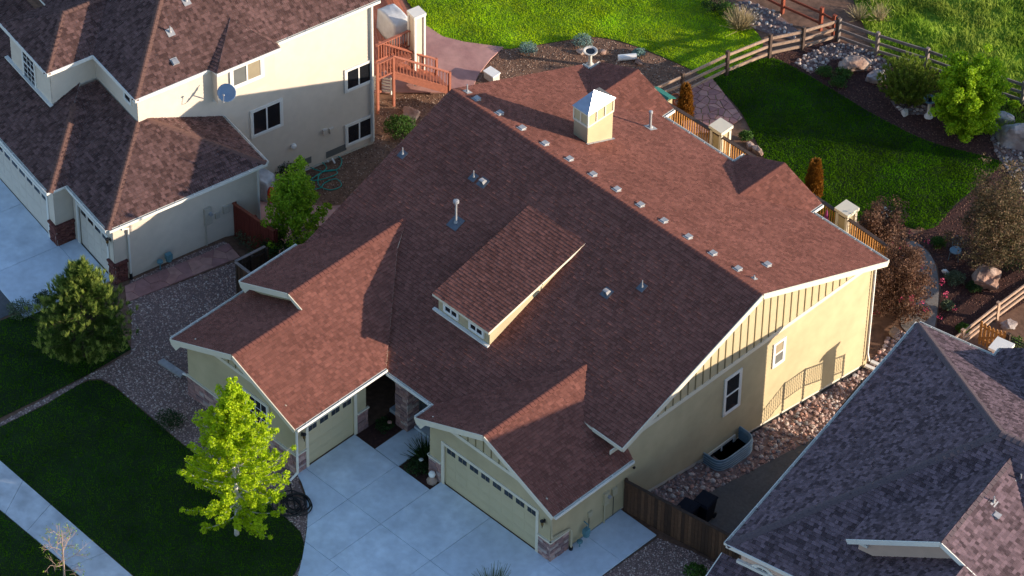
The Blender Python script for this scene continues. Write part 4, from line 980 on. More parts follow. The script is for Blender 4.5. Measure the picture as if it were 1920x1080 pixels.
lap_wall(HL, (0, bv + .25, 0), (1, 0, 0), Ym, [(bu0 + .25, ZE1 + .6), (bu1 - .22, ZE1 + .6), (bu1 - .22, ZE2 - .1), (bu0 + .25, ZE2 - .1)], SIDING_L)
lap_wall(HL, (0, -.55, 0), (1, 0, 0), Ym, [[(-3.2, .02), (-2.85, .02), (-2.85, 2.2), (-3.2, 2.2)], [(-.45, .02), (0, .02), (0, 2.2), (-.45, 2.2)], [(-3.2, 2.2), (0, 2.2), (0, ZE1 - .1), (-3.2, ZE1 - .1)]], SIDING_L)
lap_wall(HL, (0, -1.38, 0), (1, 0, 0), Ym, [[(-3.75, .02), (-3.25, .02), (-3.25, 2.2), (-3.75, 2.2)], [(-14, 2.2), (-3.25, 2.2), (-3.25, ZEL - .1), (-14, ZEL - .1)]], SIDING_L)
lap_wall(HL, (-3.25, 0, 0), YL, X1, [(-1.38, .02), (-.5, .02), (-.5, ZEL - .1), (-1.38, ZEL - .1)], SIDING_L)
lap_wall(HL, (0, VRW, 0), (1, 0, 0), Yp, [(-16, -2), (UW, -1.9), (UW, ZE2 - .1), (-16, ZE2 - .1)], SIDING_L)
lap_wall(HL, (0, 6.2, 0), (1, 0, 0), Yp, [(UW, -1.0), (0, -1.0), (0, ZE1 - .1), (UW, ZE1 - .1)], SIDING_L)
garage_door(HL, (-2.8, -.55, .02), (1, 0, 0), Ym, 2.3, 2.13, 4, DOOR_L, TRIM_W); garage_door(HL, (-8.75, -1.38, .02), (1, 0, 0), Ym, 4.88, 2.13, 8, DOOR_L, TRIM_W)
MB().box((UW, VRW - .14, -1.58), (UW + .035, VRW + .04, ZE2 - .2)).build('corner_board', TRIM_W, HL); MB().tube([(UW + .1, VRW - .08, ZE2 - .3), (UW + .1, VRW - .08, -1.5)], .05, 6).build('downspout', TRIM_W, HL)
MB().tube([(.28, -.3, ZE1 - .2), (.08, .1, ZE1 - .5), (.08, .1, .15)], .05, 6).build('downspout', TRIM_W, HL); MB().tube([(.08, .1, .3), (.10, .1, .02)], .07, 6).build('downspout_boot', BLACKM, HL)
MB().tube([(.08, 6.14, ZE1 - .3), (.08, 6.14, -.3)], .05, 6).build('downspout', TRIM_W, HL)
gutter(HL, (.22, -.85, ZE1 + .01), (.22, g1v, ZE1 + .01), X1); gutter(HL, (-3.0, -.87, ZE1 + .01), (.22, -.87, ZE1 + .01), Ym); gutter(HL, (-14, -1.69, ZEL + .01), (-2.97, -1.69, ZEL + .01), Ym)
gutter(HL, (.22, g1v, ZE1 + .01), (UW, g1v, ZE1 + .01), Yp); gutter(HL, (UE, bay1 + .1, ZE2 + .01), (UE, VB_, ZE2 + .01), X1)
for a, b, o_ in (((UE, VF, ZE2), (UE, bay0 - .2, ZE2), X1), ((bu1, bv, ZE2), (bu1, VF, ZE2), X1), ((bu1, VF, ZE2), (UE, VF, ZE2), Ym), ((bu0, bv, ZE2), (bu1, bv, ZE2), Ym)):
    rake(a, b, HL, TRIM_W, o_, .17, 'fascia')
rake((UE + bayo, bay0, ZE2), (UE + bayo, bay1, ZE2), by, TRIM_W, X1, .15, 'fascia')
# skirt flashings where tall walls meet the low roof
MB().bar((bu0 - .1, bv + .18, ZE1 + SL * (bv + .18 + 1.69) + .05), (bu1 - .15, bv + .18, ZE1 + SL * (bv + .18 + 1.69) + .05), .16, .06).build('wall_flashing', TRIM_W, HL)
def lwin(px0, py0, px1, py1, uw, hw, hh, panes, m=GLASS):
    c = FL.hit((px0 + px1) / 2, (py0 + py1) / 2, 0, uw); window(HL, (uw, 0, 0), YL, X1, c[1] - hw, c[1] + hw, c[2] - hh, c[2] + hh, TRIM_W, m, 'v', .10, panes=panes)
lwin(650, 117, 694, 166, UW, .60, .52, None); lwin(475, 192, 524, 250, UW, .68, .64, None); lwin(651, 222, 695, 266, UW, .60, .50, None)
c = FL.hit(462, 133, 0, UW + bayo); window(by, (UW + bayo, 0, 0), YL, X1, c[1] - .68, c[1] + .68, c[2] - .52, c[2] + .52, TRIM_W, GLASS, 'v', .12, name='bay_window', panes=[BLIND_G, BLIND])
c = FL.hit(240, 175, 1, VFW); window(HL, (0, VFW, 0), (1, 0, 0), Ym, c[0] - .26, c[0] + .26, ZE2 - .78, ZE2 - .24, TRIM_W, GLASS, 'h', .05, cross=False)
c = FL.hit(55, 118, 1, bv + .25); window(HL, (0, bv + .25, 0), (1, 0, 0), Ym, c[0] - .48, c[0] + .48, ZE2 - 1.95, ZE2 - .22, TRIM_W, GLASS, 'h', .06, cols=3, rows=3)
# brick piers beside the garage doors
def brick_pier(o, e, n, s0, s1, z1, seed): return stone_field(HL, o, e, n, s0, s1, 0, z1, seed, cap=False, m=BRICK, bw=.22, bh=.085, name='brick', veneer='brick_pier', base_m=MORTAR, depth=.07)
for o_, e_, n_, a, b, sd_ in (((0, 0, 0), YL, X1, -.62, .0, 51), ((0, -.55, 0), (1, 0, 0), Ym, -.42, .07, 52), ((-3.25, 0, 0), YL, X1, -1.45, -.56, 53), ((0, -1.38, 0), (1, 0, 0), Ym, -3.72, -3.18, 54)):
    v = brick_pier(o_, e_, n_, a, b, 1.0, sd_)
    o3, e3, n3 = [np.asarray(t, float) for t in (o_, e_, n_)]; s = a
    while s < b - .02:                                # rowlock course on top
        MB().box((s + .004, .0, 1.0), (min(s + .075, b), .14, 1.09), 0, (o3, e3, n3, (0, 0, 1))).build('brick', BRICK, v); s += .08
lantern(HL, (-.2, -.57, 2.25), (0, -1, 0))
em = wbox(HL, 3.75, 1.55, .32, .85, .14, BOXG, 'electric_meter'); MB().tube([(.13, 3.82, 1.7), (.24, 3.82, 1.7)], .085, 10).build('dial', METAL, em); MB().tube([(.06, 3.65, 1.15), (.06, 3.65, -.05)], .03, 6).build('conduit', BOXG, em)
wbox(HL, 4.2, 1.35, .2, .26, .1, BOXG, 'telephone_box'); wbox(HL, 4.6, 1.5, .26, .36, .12, BOXG, 'cable_box')
gm = MB().lathe([(.09, 0), (.13, .03), (.13, .18), (.09, .22)], (.28, 1.75, .28), 10).box((.17, 1.62, .40), (.39, 1.88, .66)).build('gas_meter', METER, HL); MB().lathe([(.1, 0), (.13, .02), (.13, .08), (.08, .1)], (.26, 1.35, .38), 10).build('regulator', METER, gm); MB().tube([(.26, 1.35, .4), (.26, 1.35, .0)], .03, 6).build('pipe', METER, gm)
for px, py in ((608, 245), (620, 243)):
    c = FL.hit(px, py, 0, UW); wbox(HL, c[1], c[2], .20, .24, .12, SIDING_L, 'dryer_vent', o=(UW, 0, 0))
c = FL.hit(549, 273, 0, UW); MB().lathe([(.13, 0), (.13, .08), (.07, .13)], (0, 0, 0), 10).build('bubble_vent', WHITE, HL, loc=(UW + .02, c[1], c[2]), rot=(0, math.pi / 2, 0))
for px, py, wd in ((566, 305, .9), (630, 282, 1.0)):
    c = FL.hit(px, py, 0, UW); wbox(HL, c[1], c[2] - .02, wd, .34, .03, BLIND_G, 'basement_vent', o=(UW, 0, 0))
# satellite dish on its arm
dc = FL.hit(426, 174, 0, UW + bayo + .55)
dishm = MB(); K, R_ = 5, 16; vs = [(0, 0, 0)]; fs = []
for i in range(1, K + 1):
    for k in range(R_): r = .40 * i / K; t = 2 * math.pi * k / R_; vs.append((r * math.cos(t), r * .92 * math.sin(t), .55 * r * r))
for k in range(R_): fs.append((0, 1 + k, 1 + (k + 1) % R_))
for i in range(K - 1):
    for k in range(R_): fs.append((1 + i * R_ + k, 1 + (i + 1) * R_ + k, 1 + (i + 1) * R_ + (k + 1) % R_, 1 + i * R_ + (k + 1) % R_))
dishm.add(vs, fs)
dq = Vector((.45, -.60, .66)).to_track_quat('Z', 'Y').to_euler()
dish = dishm.build('satellite_dish', DISH, HL, smooth=True, loc=dc, rot=dq)
sm_ = dish.modifiers.new('thick', 'SOLIDIFY'); sm_.thickness = .015
MB().tube([(0, -.36, .05), (0, -.42, .20), (0, -.12, .38)], .014, 6).tube([(0, -.12, .36), (0, -.10, .48)], .04, 8).build('feed_arm', METAL, dish)
Md = dish.matrix_basis.inverted()
wallp = Md @ Vector((UW + bayo + .02, dc[1] + .1, dc[2] - .75)); MB().tube([(0, -.05, -.03), tuple(Md @ Vector((UW + bayo + .35, dc[1] + .05, dc[2] - .35))), tuple(wallp)], .022, 6).build('mast', METAL, dish)
# vents on the left roof
nL, uL = (SU, 0, 1), (-1, 0, SU)
rpl = lambda x, y: FL.hitp(x, y, (UE, 0, ZE2), nL)
pipe_vent(HL, rpl(319, 61), nL, uL, .03, .3, METAL, METAL, 0, .16); pipe_vent(HL, rpl(349, 3), nL, uL, .03, .3, METAL, METAL, 0, .16)
o = link('roof_vent', VB, HL); o.matrix_local = slope_frame(rpl(328, 117) + np.array([0, 0, .03]), nL, uL)
# chimney chase of the left house, whose shadow falls across its roof (top out of frame)
MB().box((-6.5, 10.6, 6.5), (-5.2, 12.1, 12.0)).build('chimney', SIDING_L, HL)
# deck behind the left house with its stair
DK = thing('deck', (-22.87, 12.87, -1.75), 'redwood deck with stair, balustrade and a white square post, behind the beige house', 'deck', rz=FL.a)
# local deck frame: u along house +u from corner, v outward behind the house
def railing(parent, a, b, z0, z1, m, step=.13, post=None, top_m=None, bal=(.035, .035), topw=.13, bname='baluster', lo=.1, sl=None):
    """balustrade from a to b (xy); each baluster its own piece; z0/z1 = floor height at both ends, 0.95 high"""
    a = np.asarray(a, float); b = np.asarray(b, float); L = np.linalg.norm(b - a); n = max(2, int(L / step)); zl = lambda t: z0 + (z1 - z0) * t
    tr = MB().bar((*a, z0 + .95), (*b, z1 + .95), topw, .04).build('top_rail', top_m or m, parent)
    MB().bar((*a, z0 + lo), (*b, z1 + lo), .05, .08).build('bottom_rail', m, parent)
    bmsh = MB().box((-bal[0] / 2, -bal[1] / 2, 0), (bal[0] / 2, bal[1] / 2, .85 - lo + .08)).mesh(bname, m)
    ang = math.atan2(b[1] - a[1], b[0] - a[0])
    for i in range(1, n):
        t = i / n; q = a + (b - a) * t; link(bname, bmsh, parent, loc=(q[0], q[1], zl(t) + lo), rot=(0, 0, ang))
FD = Frame((-22.87, 12.87), -11)
zd = 1.2                                               # deck floor above the deck's own base
P1 = FD.hit(783, 15, 2, 2.55 - 0)                      # top of the white post
dfl = -.05                                             # world height of deck floor
def dloc(px, py, z): p = FD.hit(px, py, 2, z); return np.array([p[0], p[1]])
c_tl = dloc(775, 40, dfl + .95); c_l = dloc(708, 62, dfl + .95)
floor = MB(); zf = dfl + 1.75
A0 = dloc(690, 145, dfl); A1 = dloc(772, 108, dfl); A2 = dloc(735, -30, dfl); A3 = dloc(640, 0, dfl)
for k in range(16):
    t0, t1 = k / 16 + .004, (k + 1) / 16 - .004
    q = [A0 + (A1 - A0) * t0, A0 + (A1 - A0) * t1, A3 + (A2 - A3) * t1, A3 + (A2 - A3) * t0]
    MB().prism([(p[0], p[1], zf - .05) for p in q], (0, 0, .04)).build('plank', WOOD_DECK, DK)
railing(DK, dloc(705, 118, dfl), dloc(778, 85, dfl), zf, zf, WOOD_DECK)                    # front side, behind it the grill
railing(DK, dloc(778, 85, dfl), dloc(722, -22, dfl), zf, zf, WOOD_DECK, bname='baluster')
# stair balustrades descending to the patio
zt, zb_ = zf - .15, .12
railing(DK, dloc(712, 112, dfl), dloc(818, 143, -1.65), zf, .1, WOOD_DECK, step=.14)
railing(DK, dloc(708, 152, dfl), dloc(738, 138, dfl), zf, zf, WOOD_DECK, step=.14)
railing(DK, dloc(738, 138, dfl), dloc(843, 168, -1.65), zf, .1, WOOD_DECK, step=.14)
for px, py, z in ((708, 152, dfl), (738, 138, dfl), (843, 168, -1.65), (712, 112, dfl), (818, 143, -1.65)):
    q = dloc(px, py, z); zz = zf if z == dfl else .1
    MB().box((q[0] - .05, q[1] - .05, -.1), (q[0] + .05, q[1] + .05, zz + 1.0)).build('post', WOOD_DECK, DK)
s0, s1, e0, e1 = dloc(738, 138, dfl), dloc(714, 114, dfl), dloc(843, 168, -1.65), dloc(818, 143, -1.65)
for k in range(7):
    t = (k + .5) / 7; a = s0 + (e0 - s0) * t; b = s1 + (e1 - s1) * t; d = (e0 - s0) / 7 * .55; z = zf + (.1 - zf) * (k + 1) / 7.3
    MB().prism([(*(a - d), z), (*(a + d), z), (*(b + d), z), (*(b - d), z)], (0, 0, .045)).build('tread', WOOD_DECK, DK)
MB().bar((*s0, zf - .12), (*e0, .0), .05, .26).build('stringer', WOOD_DECK, DK); MB().bar((*s1, zf - .12), (*e1, .0), .05, .26).build('stringer', WOOD_DECK, DK)
# white square post with cap and trim
pq = dloc(781, 22, .95 + 1.0); z_top = 1.95 + 1.75
pst = MB().box((pq[0] - .22, pq[1] - .22, -.1), (pq[0] + .22, pq[1] + .22, z_top - .12)).build('deck_post', SIDING_L, DK)
MB().box((pq[0] - .30, pq[1] - .30, z_top - .14), (pq[0] + .30, pq[1] + .30, z_top)).build('post_cap', TRIM_W, pst)
for sx in (-1, 1):
    for sy in (-1, 1): MB().box((pq[0] + sx * .235 - .045, pq[1] + sy * .235 - .045, -.1), (pq[0] + sx * .235 + .045, pq[1] + sy * .235 + .045, z_top - .14)).build('corner_trim', TRIM_W, pst)
# covered grill on the deck
gq = FD.world((*dloc(738, 48, dfl + .5), 0)); gr = MB(); 
def draped(sx, sy, sz, seed, n=10):
    bm = bmesh.new(); bmesh.ops.create_cube(bm, size=1); bmesh.ops.subdivide_edges(bm, edges=bm.edges[:], cuts=7, use_grid_fill=True)
    for v in bm.verts:
        z = v.co.z + .5; k = 1.0 + .10 * (1 - z); c = Vector((v.co.x * sx * k, v.co.y * sy * k, z * sz))
        if z > .9: c.z += .12 * sz * (1 - (v.co.x * 2) ** 2)
        f = mnoise.noise(Vector((v.co.x * 7, v.co.y * 7, seed))) * .06 * (1.3 - z); c.x += f * (1 if v.co.x > 0 else -1); c.y += f; c.z += .03 * mnoise.noise(c * 5)
        v.co = c
    me = bpy.data.meshes.new('cover'); bm.to_mesh(me); bm.free(); me.polygons.foreach_set('use_smooth', [True] * len(me.polygons)); return me
gt = thing('covered_grill', (gq[0], gq[1], dfl), 'barbecue grill under a pale grey cover on the redwood deck', 'grill', rz=FL.a)
me = draped(1.35, .75, 1.1, 3); me.materials.append(mat('grill_cover', (.50, .52, .55), .4, 3, .15, bump=.6, bscale=6)); link('cover', me, gt)

# ================================================================== RIGHT NEIGHBOUR'S HOUSE (frame turned the other way)
FR = Frame((7.09, 1.70), 11.32, 2.0)
HR = thing('house', (7.09, 1.70, 2.0), 'house with grey-purple shingle roof and pink siding, at the lower right', 'house', rz=FR.a)
SRR = .55; ZR0 = 3.0; LV = 14.0; RH = 7.0; UEND = 19.0
zt_ = ZR0 + SRR * RH
RSL = [[pl((0, 0, ZR0), (0, LV, ZR0), (RH, RH, zt_))],
       [pl((0, 0, ZR0), (UEND, 0, ZR0), (UEND, RH, zt_), (RH, RH, zt_))],
       [pl((0, LV, ZR0), (UEND, LV, ZR0), (UEND, RH, zt_), (RH, RH, zt_))]]
gu, gw_, gv, gz = 7.75, 3.62, 1.34, 6.5
gvb = (gz - ZR0) / SRR
RSL += [[pl((gu - gw_, gv, gz - SRR * gw_ + .02), (gu, gv, gz + .02), (gu, gvb, gz + .02), (gu - gw_, (gz - SRR * gw_ - ZR0) / SRR, gz - SRR * gw_ + .02))],
        [pl((gu, gv, gz + .02), (gu + 6.2, gv, gz - SRR * 6.2 + .02), (gu + 6.2, gvb, gz - SRR * 6.2 + .02), (gu, gvb, gz + .02))]]
lg_u, lg_z = gu + 1.0, gz - SRR * 1.0                # lower gable in front, sharing the right-hand slope
RSL += [[pl((lg_u - 4.2, -3, lg_z - SRR * 4.2), (lg_u, -3, lg_z), (lg_u, gv + .5, lg_z), (lg_u - 4.2, gv + .5, lg_z - SRR * 4.2))],
        [pl((lg_u, -3, lg_z + .02), (gu + 6.2, -3, gz - SRR * 6.2 + .02), (gu + 6.2, gv, gz - SRR * 6.2 + .02), (lg_u, gv, lg_z + .02))]]
# rear wing with its own gable
wu, ww_ = 6.6, 3.3; wz = ZR0 + SRR * ww_
RSL += [[pl((wu - ww_, LV + .55, ZR0 + .02), (wu, LV + .55, wz + .02), (wu, LV - ww_, wz + .02), (wu - ww_, LV, ZR0 + .02))],
        [pl((wu, LV + .55, wz + .02), (wu + ww_, LV + .55, ZR0 + .02), (wu + ww_, LV, ZR0 + .02), (wu, LV - ww_, wz + .02))]]
rr_ = MB()
for S in RSL:
    for P in S: slab(rr_, P, .13)
RRo = rr_.build('roof', TRIM_W, HR)
for i, S in enumerate(RSL): shingles(S, SHINGLE_RIGHT, RRo, seed=100 + i, expo=.15, WID=(.11, .14, .17, .21))
caps((0, 0, ZR0), (RH, RH, zt_), CAP_RIGHT, RRo, wd=.36, step=.27); caps((0, LV, ZR0), (RH, RH, zt_), CAP_RIGHT, RRo, wd=.36, step=.27)
caps((RH, RH, zt_), (14, RH, zt_), CAP_RIGHT, RRo, wd=.36, step=.27); caps((gu, gv, gz), (gu, gvb, gz), CAP_RIGHT, RRo, wd=.34, step=.25)
rake((gu - gw_, gv, gz - SRR * gw_), (gu, gv, gz), HR, TRIM_W, Ym, .2); rake((gu, gv, gz), (gu + 6.2, gv, gz - SRR * 6.2), HR, TRIM_W, Ym, .2)
rake((0, 0, ZR0), (UEND, 0, ZR0), HR, TRIM_W, Ym, .17, 'fascia')
gutter(HR, (0, .02, ZR0 + .01), (0, LV, ZR0 + .01), (-1, 0, 0)); gutter(HR, (0, LV, ZR0 + .01), (wu - ww_ - .1, LV, ZR0 + .01), Yp); gutter(HR, (wu - ww_, LV + .02, ZR0 + .03), (wu - ww_, LV + .55, ZR0 + .03), (-1, 0, 0))
lap_wall(HR, (.42, 0, 0), YL, (-1, 0, 0), [(.4, -2.4), (LV - .4, -4.1), (LV - .4, ZR0 - .05), (.4, ZR0 - .05)], SIDING_R)
lap_wall(HR, (0, .42, 0), (1, 0, 0), Ym, [(.42, -2.2), (UEND, -2.2), (UEND, ZR0 - .1), (.42, ZR0 - .1)], SIDING_R)
lap_wall(HR, (0, LV - .4, 0), (1, 0, 0), Yp, [(.42, -4.1), (UEND, -4.1), (UEND, ZR0), (.42, ZR0)], SIDING_R)
lap_wall(HR, (0, gv + .35, 0), (1, 0, 0), Ym, [(gu - gw_ + .3, ZR0 + .75), (gu + 6, ZR0 - .2), (gu + 6, gz - 6 * SRR - .15), (gu, gz - .14), (gu - gw_ + .3, gz - SRR * gw_ + .02)], SIDING_R)
MB().box((gu - gw_ + .1, gv + .22, gz - SRR * gw_ - .22), (gu - gw_ + .7, gv + .36, gz - SRR * gw_ - .10)).build('wall_flashing', TRIM_W, HR)
# low entry roof below the half-round window
lr = [pl((-.35, -2.4, 1.25), (7, -2.4, 1.25), (7, .40, 2.0), (-.35, .40, 2.0))]
lo_ = MB(); slab(lo_, lr[0], .13); lro = lo_.build('low_roof', TRIM_W, HR); shingles(lr, SHINGLE_RIGHT, lro, seed=120, expo=.15)
rake((-.35, -2.4, 1.25), (-.35, .40, 2.0), HR, TRIM_W, (-1, 0, 0), .2); MB().box((.3, .28, 1.95), (7, .40, 2.12)).build('wall_flashing', TRIM_W, HR)
c = FR.hit(1430, 1074, 1, .40); fan = MB(); n_ = 12; r0, r1 = .52, .64
base_z = c[2] - .28
pa = [(c[0] + r0 * math.cos(math.pi * k / n_), base_z + r0 * math.sin(math.pi * k / n_)) for k in range(n_ + 1)]; pb = [(c[0] + r1 * math.cos(math.pi * k / n_), base_z + r1 * math.sin(math.pi * k / n_)) for k in range(n_ + 1)]
fan.prism([(a, .35, b) for a, b in pb + pa[::-1]], (0, .07, 0)); fan.box((c[0] - r1, .34, base_z - .1), (c[0] + r1, .42, base_z))
fw_ = fan.build('half_round_window', TRIM_W, HR); MB().prism([(a, .375, b) for a, b in pa], (0, .04, 0)).build('pane', GLASS, fw_)
sp = MB()
for k in (1, 2, 3, 4, 5): t = math.pi * k / 6; sp.bar((c[0], .365, base_z), (c[0] + r0 * math.cos(t), .365, base_z + r0 * math.sin(t)), .02, .025)
sp.build('muntin', TRIM_W, fw_)
nG, uG = (SRR, 0, 1), (-1, 0, SRR); rpr = lambda x, y: FR.hitp(x, y, (gu, gv, gz), nG)
pipe_vent(HR, rpr(1863, 943), nG, uG, .03, .3, METAL, METAL, 0, .16); pipe_vent(HR, rpr(1913, 903), nG, uG, .03, .35, METAL, METAL, 0, .16)
o = link('roof_vent', VB, HR); o.matrix_local = slope_frame(rpr(1868, 968) + np.array([0, 0, .03]), nG, uG)
# its rear landing: capped column and stair railing beside the side yard
c = FR.loc(on_z(1878, 648, 1.9))
colm = MB().box((c[0] - .25, c[1] - .25, -4.1), (c[0] + .25, c[1] + .25, c[2] - .13)).build('landing_column', SIDING_R, HR); MB().box((c[0] - .38, c[1] - .38, c[2] - .13), (c[0] + .38, c[1] + .38, c[2])).build('column_cap', TRIM_W, colm)
SRW = thing('stair_railing', (2.47, 14.7, -1.6), 'dark stair railing in the side yard beside the grey-purple roof', 'railing')
bmr = MB().box((-.012, -.012, 0), (.012, .012, .9)).mesh('baluster', BLACKM)
for (y0, z0), (y1, z1) in (((-1.4, 1.94), (0, 2.7)), ((0, 2.7), (1.2, 2.65)), ((1.2, 2.65), (3.6, 1.8))):
    MB().bar((0, y0, z0), (0, y1, z1), .05, .05).build('top_rail', BLACKM, SRW); MB().bar((0, y0, z0 - .9), (0, y1, z1 - .9), .04, .04).build('bottom_rail', BLACKM, SRW)
    for k in range(int((y1 - y0) / .12)): t = (k + .5) / int((y1 - y0) / .12); link('baluster', bmr, SRW, loc=(0, y0 + (y1 - y0) * t, z0 + (z1 - z0) * t - .9))
for y0, z0 in ((-1.4, 1.98), (0, 2.75), (1.2, 2.7), (3.6, 1.85)): MB().box((-.04, y0 - .04, 0), (.04, y0 + .04, z0)).build('post', BLACKM, SRW)

# ================================================================== FENCES
def G3(px, py): return G(px, py)
def rail_fence(posts_px, label, m_post, m_rail, ht=1.25, rails=(.25, .65, 1.08), group=None, ps=.14, rh=.14, rt=.05, world=None, name='rail_fence', side=.09):
    P = world if world is not None else [G(*q) for q in posts_px]
    f = thing(name, P[0], label, 'fence', group); o = np.array(P[0])
    for q in P:
        l = np.asarray(q) - o; mb = MB().box((l[0] - ps / 2, l[1] - ps / 2, l[2] - .1), (l[0] + ps / 2, l[1] + ps / 2, l[2] + ht + random.uniform(-.02, .04)))
        po = mb.build('post', m_post, f)
    for a, b in zip(P[:-1], P[1:]):
        a = np.asarray(a) - o; b = np.asarray(b) - o; d = b - a; d = d / np.linalg.norm(d); sd = np.array([-d[1], d[0], 0]) * 0
        for z in rails:
            MB().bar(a + np.array([0, 0, z + random.uniform(-.02, .02)]), b + np.array([0, 0, z + random.uniform(-.02, .02)]), rt, rh).build('rail', m_rail, f)
    return f
rail_fence([(1222, 205), (1278, 180), (1362, 140), (1442, 108), (1504, 95), (1568, 76)], 'weathered three-rail fence crossing the back gardens from the patio to the corner post', WOOD_RAIL, WOOD_W, 1.3)
rail_fence([(1571, 77), (1643, 103), (1736, 132), (1830, 166), (1916, 196), (2010, 230)], 'grey three-rail fence behind the boulder bed, running off the right edge', WOOD_G, WOOD_G, 1.25)
rail_fence([(1380, -20), (1467, 24), (1538, 56), (1562, 70)], 'red-stained rail fence beyond the corner post, at the top edge', WOOD_R, WOOD_R, 1.25, rails=(.35, .95), rh=.12)
rail_fence([(2010, 505), (1922, 560), (1868, 600), (1802, 652), (1780, 668)], 'pale three-rail fence beside the picket gate, behind the grey-purple roof', WOOD_W, WOOD_W, 1.0, rails=(.2, .5, .85), rh=.12, rt=.06)
rail_fence(None, 'dark three-rail fence beside the two black bins, along the neighbour\'s wall', WOOD_DK, WOOD_DK, 1.15, rails=(.2, .55, .95), rh=.11, world=[np.array([4.55, 5.3, h(4.55, 5.3)]), np.array([4.55, 7.4, h(4.55, 7.4)]), np.array([4.45, 9.6, h(4.45, 9.6)])])
def board_fence(a, b, label, m, ht=1.75, step=.15, name='board_fence', capm=None, n_post=3, dz=(0, 0)):
    a = np.asarray(a, float); b = np.asarray(b, float); f = thing(name, a, label, 'fence'); d = b - a; L = np.linalg.norm(d[:2]); e = np.array([d[0] / L, d[1] / L, 0]); nn = np.array([-e[1], e[0], 0]); n = int(L / step)
    for i in range(n):
        t = (i + .5) / n; z = d[2] * t; c_ = e * L * t; w_ = step * .94 / 2; k = random.uniform(-.015, .015)
        MB().box((-w_, -.010, -.05), (w_, .010, ht + k), 0, (c_ + np.array([0, 0, z]) + nn * random.uniform(-.004, .004), e, nn, (0, 0, 1))).build('board', m, f)
    for z in (.3, ht - .25): MB().bar(np.array([0, 0, z]) + nn * .045, d + np.array([0, 0, z]) + nn * .045, .05, .09).build('rail', m, f)
    for i in range(n_post):
        t = i / (n_post - 1); c_ = d * t + nn * .1
        MB().box((-.05, -.05, -.1), (.05, .05, ht + .02), 0, (c_, e, nn, (0, 0, 1))).build('post', m, f)
    if capm: MB().bar(np.array([0, 0, ht + .03]), d + np.array([0, 0, ht + .03]), .12, .035).build('cap_board', capm, f)
    return f
board_fence((.12, 3.86, 0), (7.2, 5.0, -.1), 'dark brown board fence between the cream garage and the grey-purple roof', WOOD_B, 1.65, capm=WOOD_DK, n_post=4)
q0 = FL.world((.05, 4.95, 0)); 
q1 = np.array([-19.35, 3.95, -.05])
board_fence((q0[0], q0[1], h(q0[0], q0[1])), (q1[0], q1[1], h(q1[0], q1[1])), 'dark red board fence at the beige garage wall', mat('red_stain', (.13, .022, .014), .8, 9, .2), 1.75, name='board_fence', capm=WOOD_R)
cn = on_z(441, 491, 1.75); rb = on_z(497, 462, 1.75)
board_fence((cn[0], cn[1], 0), (XWL - .05, cn[1] - .1, 0), 'short brown board fence closing the gap beside the left garage wing', WOOD_B, 1.72, capm=WOOD_G, n_post=2)
board_fence((rb[0], rb[1], h(rb[0], rb[1])), (cn[0] - .02, cn[1] + .03, 0), 'dark board fence beside the flagstone path, under the small tree', WOOD_DK, 1.72, capm=WOOD_G, n_post=3)
# picket gate and iron fence at the right
ga, gb = G(1832, 645), G(1882, 668)
gt_ = thing('picket_gate', ga, 'small golden-brown picket gate between pale rail fence and black iron fence', 'gate')
d = gb - ga; L = np.linalg.norm(d[:2]); e = np.array([d[0] / L, d[1] / L, 0]); nn = np.array([-e[1], e[0], 0])
for i in range(7):
    t = (i + .5) / 7 * L; hh = 1.35 - .12 * math.sin(math.pi * (i + .5) / 7)
    MB().prism([e * (t - .055) + np.array([0, 0, .05]), e * (t + .055) + np.array([0, 0, .05]), e * (t + .055) + np.array([0, 0, hh - .06]), e * t + np.array([0, 0, hh]), e * (t - .055) + np.array([0, 0, hh - .06])], nn * .022).build('picket', WOOD_O, gt_)
for z in (.3, 1.0): MB().bar(np.array([0, 0, z]) + nn * .05, e * L + np.array([0, 0, z]) + nn * .05, .05, .09).build('rail', WOOD_O, gt_)
MB().bar(np.array([0, 0, .3]) + nn * .05, e * L + np.array([0, 0, 1.0]) + nn * .05, .05, .08).build('brace', WOOD_O, gt_)
MB().box((L + .02, -.06, 0), (L + .16, .08, 1.3), 0, (np.zeros(3), e, nn, (0, 0, 1))).build('post', WOOD_DK, gt_)
ia, ib = G(1890, 672), G(1990, 722)
ir = thing('iron_fence', ia, 'black iron fence with thin bars at the right edge', 'fence')
d = ib - ia; L = np.linalg.norm(d[:2]); e = np.array([d[0] / L, d[1] / L, 0])
for z in (.12, 1.0, 1.15): MB().bar((0, 0, z), e * L + np.array([0, 0, z]), .03, .035).build('rail', BLACKM, ir)
bm_ = MB().box((-.01, -.01, 0), (.01, .01, 1.25)).mesh('bar', BLACKM)
for i in range(int(L / .11)): link('bar', bm_, ir, loc=e * (i * .11 + .05))

# ================================================================== DECK behind the cream house
DM = thing('deck', (-9.3, 21.4, -2.1), 'brown deck with golden balusters and two cream columns, behind the cream house', 'deck')
def bow(x): return 21.55 - .012 * (x + 9.3) ** 2 * .3
xs = [-15.2 + i * .74 for i in range(19)]
for a, b in zip(xs[:-1], xs[1:]):
    MB().bar((a + 9.3, bow(a) - 21.4, 3.10), (b + 9.3 + .01, bow(b) - 21.4, 3.10), .16, .05).build('top_rail', WOOD_RAIL, DM)
    MB().bar((a + 9.3, bow(a) - 21.4, 2.25), (b + 9.3 + .01, bow(b) - 21.4, 2.25), .05, .08).build('bottom_rail', WOOD_O, DM)
bmsh = MB().box((-.02, -.02, 0), (.02, .02, .84)).mesh('baluster', WOOD_O)
for i in range(106): x = -15.2 + i * .125; link('baluster', bmsh, DM, loc=(x + 9.3, bow(x) - 21.4 + .02, 2.25))
